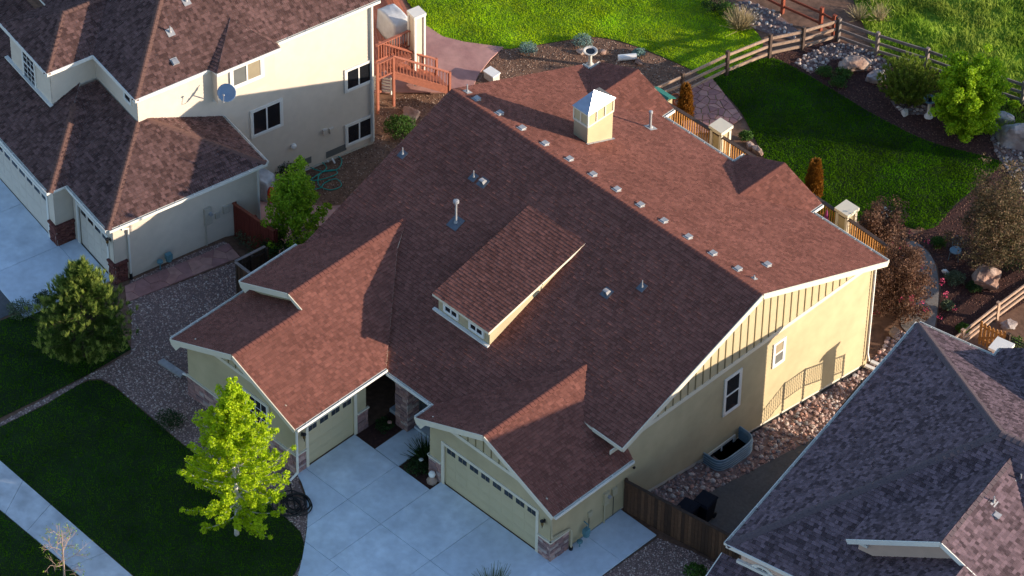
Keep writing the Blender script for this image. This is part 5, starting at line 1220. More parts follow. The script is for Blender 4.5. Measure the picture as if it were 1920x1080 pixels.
for i in range(22):
    y0 = 18.85 + i * .14
    if y0 < 21.5: MB().box((-5.9, y0 - 21.4, 2.06), (4.1, y0 - 21.4 + .132, 2.10)).build('plank', WOOD_O, DM)
for x in (-14.6, -11.5, -4.47, -1.9): MB().box((x + 9.3 - .08, .02, 0), (x + 9.3 + .08, .18, 2.1)).build('post', WOOD_DK, DM)
for x, y in ((-11.48, 21.75), (-4.47, 21.66)):
    cx_, cy_ = x + 9.3, y - 21.4
    cm = MB().box((cx_ - .25, cy_ - .25, 0), (cx_ + .25, cy_ + .25, 3.30)).build('column', SIDING, DM)
    for sx in (-1, 1):
        for sy in (-1, 1): MB().box((cx_ + sx * .25 - .06, cy_ + sy * .25 - .06, 0), (cx_ + sx * .25 + .06, cy_ + sy * .25 + .06, 3.28)).build('corner_trim', TRIM, cm)
    MB().box((cx_ - .36, cy_ - .36, 3.28), (cx_ + .36, cy_ + .36, 3.42)).build('cap', TRIM, cm)
    MB().box((cx_ - .31, cy_ - .31, 3.18), (cx_ + .31, cy_ + .31, 3.28)).build('trim', TRIM, cm)
q = on_z(1558, 405, .9); pb = thing('folded_parasol', (q[0], q[1] - .3, 0), 'folded purple parasol standing on the deck beside the right cream column', 'parasol')
MB().tube([(0, 0, 0), (0, 0, 1.5)], .022, 6).build('pole', WOOD_DK, pb); MB().lathe([(.04, .45), (.13, .55), (.10, 1.0), (.03, 1.42)], (0, 0, 0), 9).build('canopy', PURPLE, pb); MB().lathe([(.2, 0), (.2, .05), (.05, .08)], (0, 0, 0), 10).build('base', BLACKM, pb)

# ================================================================== PAVING STONES
def flag_path(name, poly, n, m, dz, gap=.03, seed=2, kind='structure', base=DIRT, th=.05, piece='flagstone'):
    """irregular flags: a Voronoi break-up of the outline, each flag a piece of its own"""
    rng = np.random.default_rng(seed); st = sheet(name, poly, base, dz)
    P = np.asarray([q[:2] for q in poly]); pts = []
    k = 0
    while len(pts) < n and k < 4000:
        k += 1; q = rng.uniform(P.min(0), P.max(0))
        if inside(P, np.array([q[0]]), np.array([q[1]]))[0] and all(np.hypot(*(q - t)) > .62 * math.sqrt(abs(area2(poly)) / n) for t in pts): pts.append(q)
    for i, a in enumerate(pts):
        C = [(P[:, 0].min(), P[:, 1].min()), (P[:, 0].max(), P[:, 1].min()), (P[:, 0].max(), P[:, 1].max()), (P[:, 0].min(), P[:, 1].max())]
        for j, b in enumerate(pts):
            if i == j: continue
            d = b - a; L = np.hypot(*d); C = clip_half(C, d[0] / L, d[1] / L, ((a + b) / 2) @ d / L - gap / 2)
            if len(C) < 3: break
        if len(C) < 3: continue
        # cut to the outline (outline taken as convex enough)
        hull = [tuple(q) for q in P]; Q = clip_convex(C, hull) if len(hull) <= 8 else C
        if len(Q) < 3 or abs(area2(Q)) < .02: continue
        if area2(Q) < 0: Q = Q[::-1]
        mb = MB().prism([(x, y, h(x, y) + dz - .01) for x, y in Q], (0, 0, th * rng.uniform(.8, 1.2))); mb.build(piece, m, st)
    return st
flag_path('flagstone_patio', [tuple(q) for q in GP([(1306, 160), (1336, 149), (1392, 222), (1350, 250), (1285, 250), (1270, 200)])], 64, FLAG, .012, seed=4, base=GRASS_B2)
flag_path('flagstone_path', [tuple(q) for q in GP([(234, 538), (428, 458), (450, 483), (238, 568)])], 20, FLAG, .014, seed=5, gap=.012)
# edge line of pale stones between lawn and mulch is left to the sheets

# ================================================================== LOOSE STONES
WELL = [(-.1, 8.35), (1.0, 8.35), (1.0, 10.55), (-.1, 10.55)]
cob_rest = stones([rock_strip_w], 44, .175, COBBLE, bpy.data.objects['cobble_bed'], 'cobble', 300, .01, seed=5, holes=[WELL])
rv1 = GP([(1488, 118), (1520, 98), (1560, 80), (1600, 84), (1665, 112), (1672, 132), (1640, 140), (1618, 125), (1590, 112), (1560, 112), (1540, 130), (1520, 138)])
rv2 = GP([(1670, 190), (1690, 182), (1740, 200), (1738, 216), (1700, 216), (1680, 205)])
rv3 = GP([(1850, 235), (1880, 232), (1900, 262), (1960, 300), (1960, 380), (1925, 370), (1895, 330), (1868, 290)])
rbed = sheet('river_stone_bed', rv1, GRAVEL_B, .012); rest1 = stones([rv1], 60, .15, RIVER, rbed, 'river_stone', 260, .01, seed=8)
rbed2 = sheet('river_stone_bed', rv2, GRAVEL_B, .012); stones([rv2], 60, .15, RIVER, rbed2, 'river_stone', 120, .01, seed=9)
rbed3 = sheet('river_stone_bed', rv3, GRAVEL_B, .012); stones([rv3], 50, .16, RIVER, rbed3, 'river_stone', 200, .01, seed=10)
rv4 = GP([(1380, 40), (1430, 60), (1490, 75), (1500, 60), (1450, 20), (1400, 0), (1370, 10)])
rbed4 = sheet('river_stone_bed', rv4, GRAVEL_B, .010); stones([rv4], 40, .15, RIVER, rbed4, 'river_stone', 160, .01, seed=11)
pebbles('gravel', [gravel_zone], 260, .062, GRAVEL, None, .006, seed=3)
pebbles('gravel', [gravel_side], 320, .06, GRAVEL, None, .007, seed=4)
pebbles('gravel', [gravel_right], 260, .06, GRAVEL, None, .007, seed=6)
pebbles('cobbles', [rock_strip_w], 75, .11, COBBLE, None, .0, seed=7, holes=[WELL])
for nm, P, d_ in (('bark_chips', mulch_left, 140), ('bark_chips', mulch_top, 150)): pebbles(nm, [P], d_, .055, BARK, None, .006, seed=12, flat=.35)
for nm, P, d_ in (('mulch_chips', mulch_back, 160), ('mulch_chips', mulch_r, 140), ('mulch_chips', bed1, 160), ('mulch_chips', bed2, 160)): pebbles(nm, [P], d_, .055, MULCH, None, .006, seed=13, flat=.35)

# ================================================================== GRASS
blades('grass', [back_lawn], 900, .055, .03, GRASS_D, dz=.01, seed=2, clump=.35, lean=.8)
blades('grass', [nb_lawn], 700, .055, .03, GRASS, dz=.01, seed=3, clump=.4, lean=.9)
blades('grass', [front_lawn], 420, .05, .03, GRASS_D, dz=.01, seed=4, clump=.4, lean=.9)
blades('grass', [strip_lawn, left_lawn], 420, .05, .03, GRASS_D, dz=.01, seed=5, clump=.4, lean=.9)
mead_vis = [(-12.6, 33.0), (10, 33.3), (14, 46), (2, 52), (-24, 47), (-20, 39), (-17, 36)]
blades('meadow_grass', [mead_vis], 230, .22, .045, MEADOW, dz=.0, seed=6, clump=1.0, lean=.8)
sp_ = GP([(1600, -10), (1660, -10), (1668, 40), (1640, 50), (1598, 20)])
blades('straw_grass', [sp_], 14, .6, .03, STRAW, dz=.0, seed=7, lean=.7)

# ================================================================== VEGETATION
def leafm(name, a, b, trans=.4, c2=None): return mat(name, None, .65, 3, .22, island=[a, b, tuple((x + y) / 2 for x, y in zip(a, b)), tuple(x * .75 for x in a)], trans=trans, spec=.25, c2=c2)
LF_MAPLE = leafm('leaf_maple', (.38, .54, .008), (.50, .63, .012))
LF_ROUND = leafm('leaf_round', (.26, .44, .010), (.36, .52, .012))
LF_ASPEN = leafm('leaf_aspen', (.20, .34, .014), (.32, .48, .025))
LF_PINE = leafm('needle_pine', (.065, .12, .018), (.12, .18, .03), .15)
LF_PINE_T = leafm('needle_pine_tips', (.26, .33, .06), (.36, .42, .10), .25)
LF_MUGO = leafm('needle_mugo', (.15, .22, .022), (.24, .31, .04), .2)
LF_ARB = leafm('leaf_arborvitae_rust', (.32, .14, .018), (.20, .085, .014), .2)
LF_CRAB = leafm('leaf_crabapple', (.12, .062, .042), (.18, .098, .06), .3)
LF_CRAB2 = leafm('leaf_crabapple_green', (.10, .085, .04), (.16, .10, .058), .3)
BLOSSOM = leafm('blossom_pink', (.50, .04, .12), (.62, .10, .20), .3)
LF_SHRUB = leafm('leaf_shrub', (.045, .11, .016), (.075, .16, .022), .3)
LF_DARK = leafm('leaf_dark', (.018, .045, .010), (.03, .07, .014), .2)
LF_BLUE = leafm('leaf_blue', (.16, .27, .24), (.24, .36, .32), .2)
LF_GREYGREEN = leafm('leaf_greygreen', (.10, .14, .075), (.16, .20, .11), .2)
def leaves(name, P, size, m, parent, rng, aspect=.7, out=None, upb=.35, fold=True, jitter=None):
    """one small folded leaf per point"""
    P = np.asarray(P, float); n = len(P); N = rng.normal(size=(n, 3))
    if out is not None: N += out * 1.0
    N[:, 2] += upb; N /= np.linalg.norm(N, axis=1)[:, None]
    T = np.cross(N, rng.normal(size=(n, 3))); T /= np.linalg.norm(T, axis=1)[:, None]; B = np.cross(N, T)
    S = (size * rng.uniform(.6, 1.35, n))[:, None]
    V = np.stack([P - T * S * .5, P + B * S * aspect * .5 - N * S * .08, P + T * S * .55 + N * S * .02, P - B * S * aspect * .5 - N * S * .08], 1).reshape(-1, 3)
    F_ = np.arange(n * 4).reshape(-1, 4)
    return link(name, raw_mesh(name, V, F_, m), parent)
def needles(name, P, D, length, wd, m, parent, rng, spread=.5, per=8):
    """tufts of needles: `per` blades at each point around direction D"""
    P = np.repeat(np.asarray(P, float), per, 0); D = np.repeat(np.asarray(D, float), per, 0); n = len(P)
    d = D + rng.normal(size=(n, 3)) * spread; d /= np.linalg.norm(d, axis=1)[:, None]; s_ = np.cross(d, rng.normal(size=(n, 3))); s_ /= np.linalg.norm(s_, axis=1)[:, None]
    L = (length * rng.uniform(.6, 1.2, n))[:, None]; W = wd * rng.uniform(.7, 1.3, n)[:, None] / 2
    V = np.stack([P - s_ * W, P + s_ * W, P + d * L + s_ * W * .25, P + d * L - s_ * W * .25], 1).reshape(-1, 3)
    return link(name, raw_mesh(name, V, np.arange(n * 4).reshape(-1, 4), m), parent)
def clump_pts(C, r, n, rng, shell=.55):
    C = np.asarray(C, float); k = len(C); d = rng.normal(size=(k, n, 3)); d /= np.linalg.norm(d, axis=2)[..., None]
    rad = (rng.uniform(shell ** 3, 1, (k, n)) ** (1 / 3.))[..., None] * (np.asarray(r).reshape(-1, 1, 1) if hasattr(r, '__len__') else r)
    q = C[:, None] + d * rad * np.array([1, 1, .8]); return q.reshape(-1, 3), d.reshape(-1, 3)
def branchy_tree(label, base, H, R, prof, m_leaf, m_bark, seed, n_br=46, leaf=.10, per=34, clr=.26, r0=.09, z0=.16, elev=(.5, 1.0), cat='tree', name='tree', lean=(0, 0), wid=1.0, leaders=1, clumps=5, group=None, inner=.35):
    """trunk, limbs that climb as they go out, leaf clumps strung along the outer part of each limb"""
    rng = np.random.default_rng(seed); t = thing(name, base, label, cat, group); mb = MB(); C = []; rad = []
    tr = [np.array([lean[0] * z / H + .04 * math.sin(z * 1.3 + seed), lean[1] * z / H + .04 * math.cos(z * 1.1 + seed), z]) for z in np.linspace(-.1, H * .93, 9)]
    mb.tube(tr, list(np.linspace(r0, r0 * .18, 9)), 8)
    for i in range(n_br):
        f = (i + rng.uniform(0, .8)) / n_br; z = H * (z0 + (.90 - z0) * f); az = i * 2.399 + rng.uniform(-.4, .4)
        L = R * prof(f) * rng.uniform(.72, 1.12); el = elev[0] + (elev[1] - elev[0]) * f + rng.uniform(-.12, .12)
        p = np.array([np.interp(z, [q[2] for q in tr], [q[0] for q in tr]), np.interp(z, [q[2] for q in tr], [q[1] for q in tr]), z]); pts = [p]; n = 5
        for k in range(n):
            e_ = el + .10 * k; stp = L / n / max(.35, math.cos(el)); az += rng.uniform(-.12, .12)
            p = p + stp * np.array([math.cos(az) * math.cos(e_), math.sin(az) * math.cos(e_), math.sin(e_) * .85]); pts.append(p)
        rb = r0 * .34 * (1 - .6 * f); mb.tube(pts, list(np.linspace(rb, rb * .15, n + 1)), 5, cap=False)
        for k in range(clumps):
            u = inner + (1.02 - inner) * (k + rng.uniform(.2, .9)) / clumps; j = min(n - 1, int(u * n)); q = pts[j] + (pts[j + 1] - pts[j]) * (u * n - j)
            C.append(q + rng.normal(size=3) * clr * .35); rad.append(clr * rng.uniform(.65, 1.2) * (1.1 - .3 * u))
    for k in range(5): C.append(tr[-1] + np.array([rng.normal() * .12, rng.normal() * .12, .12 * k])); rad.append(clr * (.8 - .09 * k))
    mb.build('trunk', m_bark, t, smooth=True)
    P, D = clump_pts(C, np.array(rad), per, rng, .3); leaves('crown', P, leaf, m_leaf, t, rng, out=D * .7)
    return t
bell = lambda f: (math.sin(math.pi * min(1, (f * .80 + .17))) ** .75)
branchy_tree('bright yellow-green young tree standing in the dark front lawn', G(445, 1004), 8.4, 2.4, lambda f: (.84 + .57 * f) if f < .28 else max(.06, 1.0 - ((f - .28) / .72) * .96), LF_MAPLE, BARK_P, 11, n_br=128, leaf=.085, per=60, clr=.19, r0=.10, z0=.115, elev=(.16, 1.2), clumps=9, inner=.18)
branchy_tree('small tree with sunlit crown between the beige house and the brown roof', G(556, 482), 3.9, 1.75, lambda f: 1.0 - .62 * f, LF_ASPEN, BARK_T, 12, n_br=60, leaf=.10, per=60, clr=.25, r0=.07, z0=.10, elev=(.5, 1.15), clumps=5)
branchy_tree('bright green round tree by the grey rail fence', G(1810, 243), 2.6, 1.62, lambda f: .55 + .5 * math.sin(math.pi * min(1, f * .9 + .12)), LF_ROUND, BARK_T, 13, n_br=96, leaf=.095, per=110, clr=.28, r0=.07, z0=.10, elev=(.1, 1.1), clumps=6, inner=.3)
branchy_tree('large crabapple with brownish leaves beside the back lawn, at the right edge', G(1862, 490), 3.1, 2.3, lambda f: 1.0 - .45 * f, LF_CRAB2, BARK_D, 14, n_br=72, leaf=.085, per=44, clr=.36, r0=.09, z0=.10, elev=(.35, 1.1), clumps=6, inner=.25)
for lab, b_, H_, R_, sd in (('pink-flowering crabapple at the cream house\'s rear corner', (1686, 592), 2.5, 1.7, 15), ('reddish crabapple beside the right deck column, nearest the lawn', (1650, 500), 2.1, 1.5, 16)):
    t = branchy_tree(lab, G(*b_), H_, R_, lambda f: 1.0 - .4 * f, LF_CRAB, BARK_D, sd, n_br=60, leaf=.08, per=50, clr=.32, r0=.06, z0=.06, elev=(.4, 1.1), clumps=6, inner=.2, group='crabapples at the rear corner')
    rng = np.random.default_rng(sd); cp = rng.normal(size=(24, 3)) * np.array([R_ * .5, R_ * .5, H_ * .2]) + np.array([.3, .2, H_ * .62]); P, D = clump_pts(cp, .13, 12, rng); leaves('blossom', P, .07, BLOSSOM, t, rng)
# pine, left
def pine(label, base, H, R, seed, n=190, m=LF_PINE, tips=LF_PINE_T, name='pine_tree', cat='tree', tip=.5, L=.24, dens=1.0):
    rng = np.random.default_rng(seed); t = thing(name, base, label, cat); mb = MB(); mb.tube([(0, 0, -.1), (.03, .02, H * .5), (0, 0, H * .92)], [.13, .08, .02], 8)
    Ps, Ds, Pt, Dt = [], [], [], []
    for i in range(n):
        f = (i + .5) / n; z = H * (.06 + .9 * f); rr_ = R * (min(1, .55 + 2.2 * f) if f < .25 else max(.12, 1 - ((f - .25) / .75) ** 1.6)) * rng.uniform(.75, 1.1); az = i * 2.399 + rng.uniform(-.3, .3)
        el = .05 + .75 * f + rng.uniform(-.1, .2); b0 = np.array([0, 0, z - rr_ * .35]); 
        e_ = np.array([math.cos(az) * rr_, math.sin(az) * rr_, z + rr_ * .15])
        mb.tube([b0, (b0 + e_) / 2 + np.array([0, 0, -.04]), e_], [.022, .014, .006], 4, cap=False)
        for k in np.linspace(.35, 1.0, int(9 * dens)):
            q = b0 + (e_ - b0) * k + rng.normal(size=3) * .07; d = (e_ - b0) / np.linalg.norm(e_ - b0) * .8 + np.array([0, 0, .55])
            (Pt if k > .86 and rng.random() < tip else Ps).append(q); (Dt if len(Pt) > len(Dt) else Ds).append(d)
    mb.build('trunk', BARK_D, t)
    needles('crown', Ps, Ds, L, .028, m, t, rng, .55, 22); needles('new_shoots', Pt, np.array(Dt) * .3 + np.array([0, 0, 1.0]), L * 1.05, .03, tips, t, rng, .30, 26)
    return t
pine('bushy dark pine with pale new shoots by the neighbour\'s driveway', G(160, 668), 5.0, 1.95, 21, n=250, tip=.85)
# low conifers and shrubs
def mugo(label, base, H, R, seed, m, n=70, name='shrub', L=.20, per=20, cone=False, up=1.0, tips=None):
    rng = np.random.default_rng(seed); t = thing(name, base, label, 'shrub'); mb = MB(); Ps, Ds = [], []
    for i in range(n):
        az = i * 2.399; r = R * math.sqrt((i + .5) / n); hh = H * (1 - .45 * (r / R) ** 2) * rng.uniform(.78, 1.08)
        e_ = np.array([r * math.cos(az), r * math.sin(az), hh]); b0 = np.array([r * .35 * math.cos(az), r * .35 * math.sin(az), 0.0]); mb.tube([b0, e_], [.02, .006], 4, cap=False)
        for k in np.linspace(.25, 1.0, 10): Ps.append(b0 + (e_ - b0) * k + rng.normal(size=3) * .035); Ds.append(np.array([.35 * math.cos(az), .35 * math.sin(az), up]))
    mb.build('stems', BARK_D, t); needles('foliage', Ps, Ds, L, .03, m, t, rng, .35, per); return t
mugo('spiky olive-green pine shrub beside the bright round tree', G(1702, 188), 2.0, 1.45, 31, LF_MUGO, 84)
def column(label, base, H, R, seed, m=LF_ARB):
    rng = np.random.default_rng(seed); t = thing('columnar_shrub', base, label, 'shrub'); MB().tube([(0, 0, -.05), (0, 0, H * .9)], [.05, .01], 6).build('stem', BARK_D, t)
    n = 2600; z = H * rng.uniform(.02, 1, n); r = R * np.clip(1.25 - z / H, 0, 1) ** .6 * rng.uniform(.55, 1, n) * np.clip(z / H * 6 + .5, 0, 1); a = rng.uniform(0, 2 * np.pi, n)
    P = np.c_[np.cos(a) * r, np.sin(a) * r, z]; D = np.c_[np.cos(a) * .35, np.sin(a) * .35, np.ones(n)]
    needles('foliage', P, D, .16, .05, m, t, rng, .25, 2); return t
column('rust-orange columnar conifer on the back lawn behind the deck', G(1524, 372), 2.0, .38, 41); column('rust-orange columnar conifer at the flagstone patio', G(1284, 222), 1.75, .33, 42)
def bush(label, base, H, R, seed, m, leaf=.07, n=40, per=60, name='shrub', cat='shrub', group=None, clr=.2):
    rng = np.random.default_rng(seed); t = thing(name, base, label, cat, group); C = []; mb = MB()
    for i in range(n):
        az = i * 2.399; r = R * math.sqrt((i + .5) / n) * .85; zz = H * (.25 + .6 * math.sqrt(max(0, 1 - (r / R) ** 2))) * rng.uniform(.7, 1.05); C.append((r * math.cos(az), r * math.sin(az), zz)); mb.tube([(0, 0, 0), C[-1]], [.012, .005], 4, cap=False)
    mb.build('stems', BARK_D, t); P, D = clump_pts(C, clr * min(1, R), per, rng, .4); P[:, 2] = np.maximum(P[:, 2], .02); leaves('foliage', P, leaf, m, t, rng, out=D * .6); return t
bush('low green juniper beside the boulder below the redwood stair', G(750, 250), .75, .75, 51, LF_SHRUB, .07, 36, 70, clr=.26)
bush('dark evergreen bush against the beige house wall beside the grey tarp', G(532, 330), 1.1, .7, 52, LF_DARK, .07, 36, 60, clr=.3)
bush('dark shrub in the shade at the base of the small tree', G(470, 455), .8, .7, 53, LF_GREYGREEN, .06, 24, 40, clr=.25)
bush('dark green hedge shrub against the brown wing\'s eave, under the small tree', G(520, 500), 1.3, 1.2, 54, LF_DARK, .08, 44, 60, clr=.35)
for lab, q, r_ in (('blue-grey juniper at the lawn edge, left of the birdbath', (990, 98), .42), ('blue-grey juniper just behind the birdbath', (1092, 84), .45), ('small grey-blue tuft right of the birdbath', (1198, 103), .28)):
    bush(lab, G(*q), r_ * 1.0, r_, int(q[0]), LF_BLUE, .05, 22, 60, clr=.34)
for lab, q in (('round green tuft nearest the pebbles in the boulder bed', (1545, 141)), ('round green tuft behind the others in the boulder bed', (1581, 143)), ('round green tuft nearest the lawn in the boulder bed', (1571, 160))):
    bush(lab, G(*q), .38, .38, int(q[0]), LF_SHRUB, .05, 22, 60, clr=.36)
for lab, q, H_, R_, m_ in (('grey-green perennial clump beside the white stone', (1790, 528), .4, .45, LF_GREYGREEN), ('bright green clump beside the small garden chair', (1760, 462), .45, .35, LF_SHRUB), ('dark green shrub on the left flank of the reddish boulder', (1826, 545), .4, .35, LF_DARK),
    ('dark green shrub at the corner of the front lawn by the stone wainscot', (320, 800), .7, .6, LF_DARK), ('green shrub behind the reddish boulder at the right edge', (1902, 500), .9, .9, LF_DARK), ('yellow-green shrub under the large crabapple', (1880, 470), .7, .55, LF_SHRUB),
    ('pale yellow-green plant in the mulch by the grey-purple roof', (1775, 582), .5, .3, LF_GREYGREEN), ('small green plant in the mulch beside the white post base', (1805, 622), .35, .3, LF_SHRUB), ('yellow-green shrub by the grey fence at the right edge', (1900, 205), .5, .28, LF_ROUND),
    ('small green shrub behind the deck beside two stones', (1398, 262), .4, .32, LF_SHRUB), ('green shrub behind the iron fence at the right edge', (1900, 655), .5, .5, LF_SHRUB), ('dark low shrubs at the edge of the neighbour\'s driveway', (40, 588), .45, .6, LF_GREYGREEN), ('low dark shrub at the driveway edge beside the pine', (85, 568), .4, .5, LF_DARK),
    ('dark green bush at the top edge beside the straw grass', (1340, 20), .7, .6, LF_DARK), ('green bush left of the straw grass tuft', (1362, 28), .6, .5, LF_SHRUB)):
    bush(lab, G(*q), H_, R_, int(q[0] + q[1]), m_, .06, 26, 46, clr=.3)
def grass_clump(label, base, H, R, seed, m, n=260, name='ornamental_grass', wd=.03):
    rng = np.random.default_rng(seed); t = thing(name, base, label, 'grass plant'); a = rng.uniform(0, 2 * np.pi, n); r = R * .25 * np.sqrt(rng.uniform(0, 1, n)); P = np.c_[np.cos(a) * r, np.sin(a) * r, np.zeros(n)]
    D = np.c_[np.cos(a) * .5, np.sin(a) * .5, np.ones(n)]; needles('blades', P, D, H, wd, m, t, rng, .3, 1); return t
grass_clump('straw-coloured ornamental grass at the far lawn\'s edge by the rail fence', G(1388, 52), .9, .8, 61, STRAW, 500)
grass_clump('tall straw tuft in the green meadow, left one', G(1610, 35), .7, .4, 62, STRAW, 110); grass_clump('tall straw tuft in the green meadow, right one', G(1650, 38), .7, .4, 63, STRAW, 110)
grass_clump('dark spiky plant in the bed beside the wide garage door', (-7.0, .45, .02), .95, .8, 64, LF_DARK, 320, wd=.04); grass_clump('spiky plant top at the bottom edge of the driveway', G(925, 1112), 1.0, .6, 65, LF_GREYGREEN, 260, wd=.04)
bush('leafy green plant at the bottom edge in front of the dark fence', G(1303, 1085), .7, .45, 66, LF_SHRUB, .09, 26, 30, clr=.3)
bush('dark leafy plant in the bed beside the narrow garage door', (-9.35, .4, .02), .5, .4, 67, LF_DARK, .07, 20, 40, clr=.3); bush('low green plant in the bed beside the wide garage door', (-6.9, -.2, .02), .4, .5, 68, LF_DARK, .07, 22, 40, clr=.3)
# bare young tree on the kerb strip
def bare_tree(label, base, H, seed):
    rng = np.random.default_rng(seed); t = thing('bare_tree', base, label, 'tree'); mb = MB(); tw = []
    mb.tube([(0, 0, -.1), (.03, 0, H * .45), (0, .05, H * .9)], [.05, .035, .010], 6)
    def rec(p, d, L, r, lev):
        e_ = p + d * L; mid = (p + e_) / 2 + rng.normal(size=3) * L * .05; mb.tube([p, mid, e_], [r, r * .8, r * .5], 4, cap=False)
        if lev > 0:
            for k in range(4):
                d2 = d + rng.normal(size=3) * .55; d2[2] += .15; d2 /= np.linalg.norm(d2); rec(p + (e_ - p) * rng.uniform(.4, 1), d2, L * .6, r * .55, lev - 1)
        else: tw.append(e_)
    for i in range(13):
        z = H * (.25 + .6 * i / 13); az = i * 2.399; d = np.array([math.cos(az), math.sin(az), .75]); rec(np.array([0, 0, z]), d / np.linalg.norm(d), H * .22 * (1.2 - i / 18), .014, 2)
    mb.build('trunk', mat('twig_bark', (.36, .26, .21), .9, 12, .2), t); tw = np.array(tw); tag(leaves('buds', np.repeat(tw, 2, 0) + rng.normal(size=(len(tw) * 2, 3)) * .02, .05, LF_ASPEN, t, rng), kind='stuff'); return t
bare_tree('bare young tree with reddish twigs on the kerb lawn', G(122, 1098), 3.3, 71)
# trees and a house beyond the right edge, whose shade crosses the back lawn
branchy_tree('tall leafy tree beyond the right edge of the back garden', (13.3, 46.2, -2.1), 9.0, 1.9, lambda f: 1 - .4 * f, LF_SHRUB, BARK_D, 81, n_br=60, leaf=.22, per=30, clr=.5, r0=.16)
branchy_tree('second tall leafy tree beyond the right edge of the garden', (16.5, 46.6, -2.1), 8.5, 1.6, lambda f: 1 - .4 * f, LF_SHRUB, BARK_D, 82, n_br=60, leaf=.22, per=30, clr=.5, r0=.16)

# ================================================================== BOULDERS, GARDEN ORNAMENTS, SMALL THINGS
def boulder(label, px, size, seed, m=BOULDER, sq=(1.25, .85, .7), rz=0.0, name='boulder', z=.0):
    p = G(*px); me = rock_mesh(name, m, seed, 4, sq, .22); return link(name, me, None, loc=(p[0], p[1], p[2] + size * sq[2] * .25 + z), rot=(0, 0, rz), scale=size, label=label, cat='boulder' if name == 'boulder' else 'stone')
boulder('large tan boulder in the pebbles by the fence corner', (1608, 126), 1.15, 1, rz=.8); boulder('pinkish low boulder leaning on the tan boulder by the fence corner', (1584, 126), .8, 2, sq=(1.3, .8, .5), rz=.6); boulder('grey flat boulder left of the spiky pine shrub', (1638, 150), 1.0, 3, BOULDER_G, (1.35, .8, .5), .8)
boulder('large reddish boulder in the mulch at the right', (1846, 530), 1.45, 4, rz=.2, sq=(1.0, 1.0, .75)); boulder('large grey boulder at the right edge beside the river stones', (1912, 268), 1.9, 5, BOULDER_G, (1.2, .9, .75), .3); boulder('pale pinkish boulder behind the round tree at the river stones', (1880, 225), .8, 6, BOULDER_G)
boulder('pale boulder beside the green juniper below the redwood stair', (770, 222), .95, 7); boulder('pale boulder behind the golden picket gate', (1893, 612), .7, 8, BOULDER_G); boulder('pink boulder behind the deck rail, left of its twin', (1406, 275), .5, 9); boulder('tan boulder behind the deck rail, right of its twin', (1418, 284), .55, 10)
boulder('tan boulder standing upright among the cobbles at the rear corner', (1676, 628), .55, 12, sq=(1, .9, .9))
boulder('white rounded stone in the mulch beside the path', (1773, 512), .34, 11, WHITE, (1.1, .9, .7), name='white_stone'); boulder('white stone at the near end of the small pebble patch', (1697, 214), .42, 13, STUCCO, (1, 1, .8), name='white_stone')
boulder('tan stone lying on the gravel beside the flagstone path', (386, 521), .3, 14, BOULDER, (1.2, .8, .4), name='loose_stone')
for i, (q, lab) in enumerate((((1742, 184), 'orange-tan rock behind the teal birdbath'), ((1130, 100), 'small tan rock beside the pale birdbath'), ((1090, 100), 'pink rock left of the pale birdbath'), ((1196, 118), 'dull red rock beside the log in the bark bed'))): boulder(lab, q, .4, 20 + i)
def birdbath(label, px, m, m2, H=.8, R=.32):
    t = thing('birdbath', G(*px), label, 'birdbath'); MB().lathe([(.20, 0), (.20, .05), (.11, .10), (.08, .35), (.09, H - .14), (.14, H - .08)], (0, 0, 0), 14).build('pedestal', m, t, smooth=False)
    MB().lathe([(.12, H - .10), (R, H), (R, H + .05), (R - .05, H + .05), (R * .5, H - .01), (.02, H - .02)], (0, 0, 0), 18).build('basin', m2, t); MB().lathe([(R * .70, H + .012), (R * .70, H + .014)], (0, 0, 0), 18).build('water', GLASS, t)
birdbath('pale stone birdbath in the bark bed beyond the chimney', (1106, 123), STUCCO, STUCCO); birdbath('slender birdbath with blue-grey bowl beside the round tree', (1741, 219), WHITE, GALV, .95, .3)
p = G(1176, 112); lg = thing('log_planter', p, 'pale split log lying in the bark bed right of the birdbath', 'log', rz=.9); MB().tube([(-.4, 0, .14), (.4, 0, .16)], .14, 9).build('bark', WHITE, lg)
# cream nest box with teal roof at the rear corner of the roof
p = on_z(1237, 182, .4); nb = thing('garden_cabinet', (p[0] - .0, p[1], -2.1), 'cream garden cabinet with teal ridged roof behind the rear gable', 'cabinet')
MB().box((-.4, -.35, 0), (.4, .35, 2.45)).build('body', SIDING, nb); MB().prism([(-.52, -.45, 2.45), (.52, -.45, 2.45), (.52, 0, 2.72), (-.52, 0, 2.72)], (0, 0, .04)).prism([(-.52, .45, 2.45), (.52, .45, 2.45), (.52, 0.002, 2.72), (-.52, 0.002, 2.72)], (0, 0, .04)).build('roof', TEAL, nb)
for i, (q, r_) in enumerate((((1266, 195), .18), ((1272, 205), .2))):
    p = G(*q); t = thing('flower_pot', (p[0], p[1], p[2] + 0), ('terracotta pot beside the rust conifer, farther one', 'terracotta pot beside the rust conifer, nearer one')[i], 'pot'); MB().lathe([(r_ * .7, 0), (r_, .36), (r_ * 1.12, .38), (r_ * 1.12, .44), (r_ * .95, .44), (r_ * .9, .38)], (0, 0, 0), 14).build('pot', TERRA, t); MB().lathe([(r_ * .9, .385), (r_ * .9, .39)], (0, 0, 0), 14).build('soil', DIRT, t)
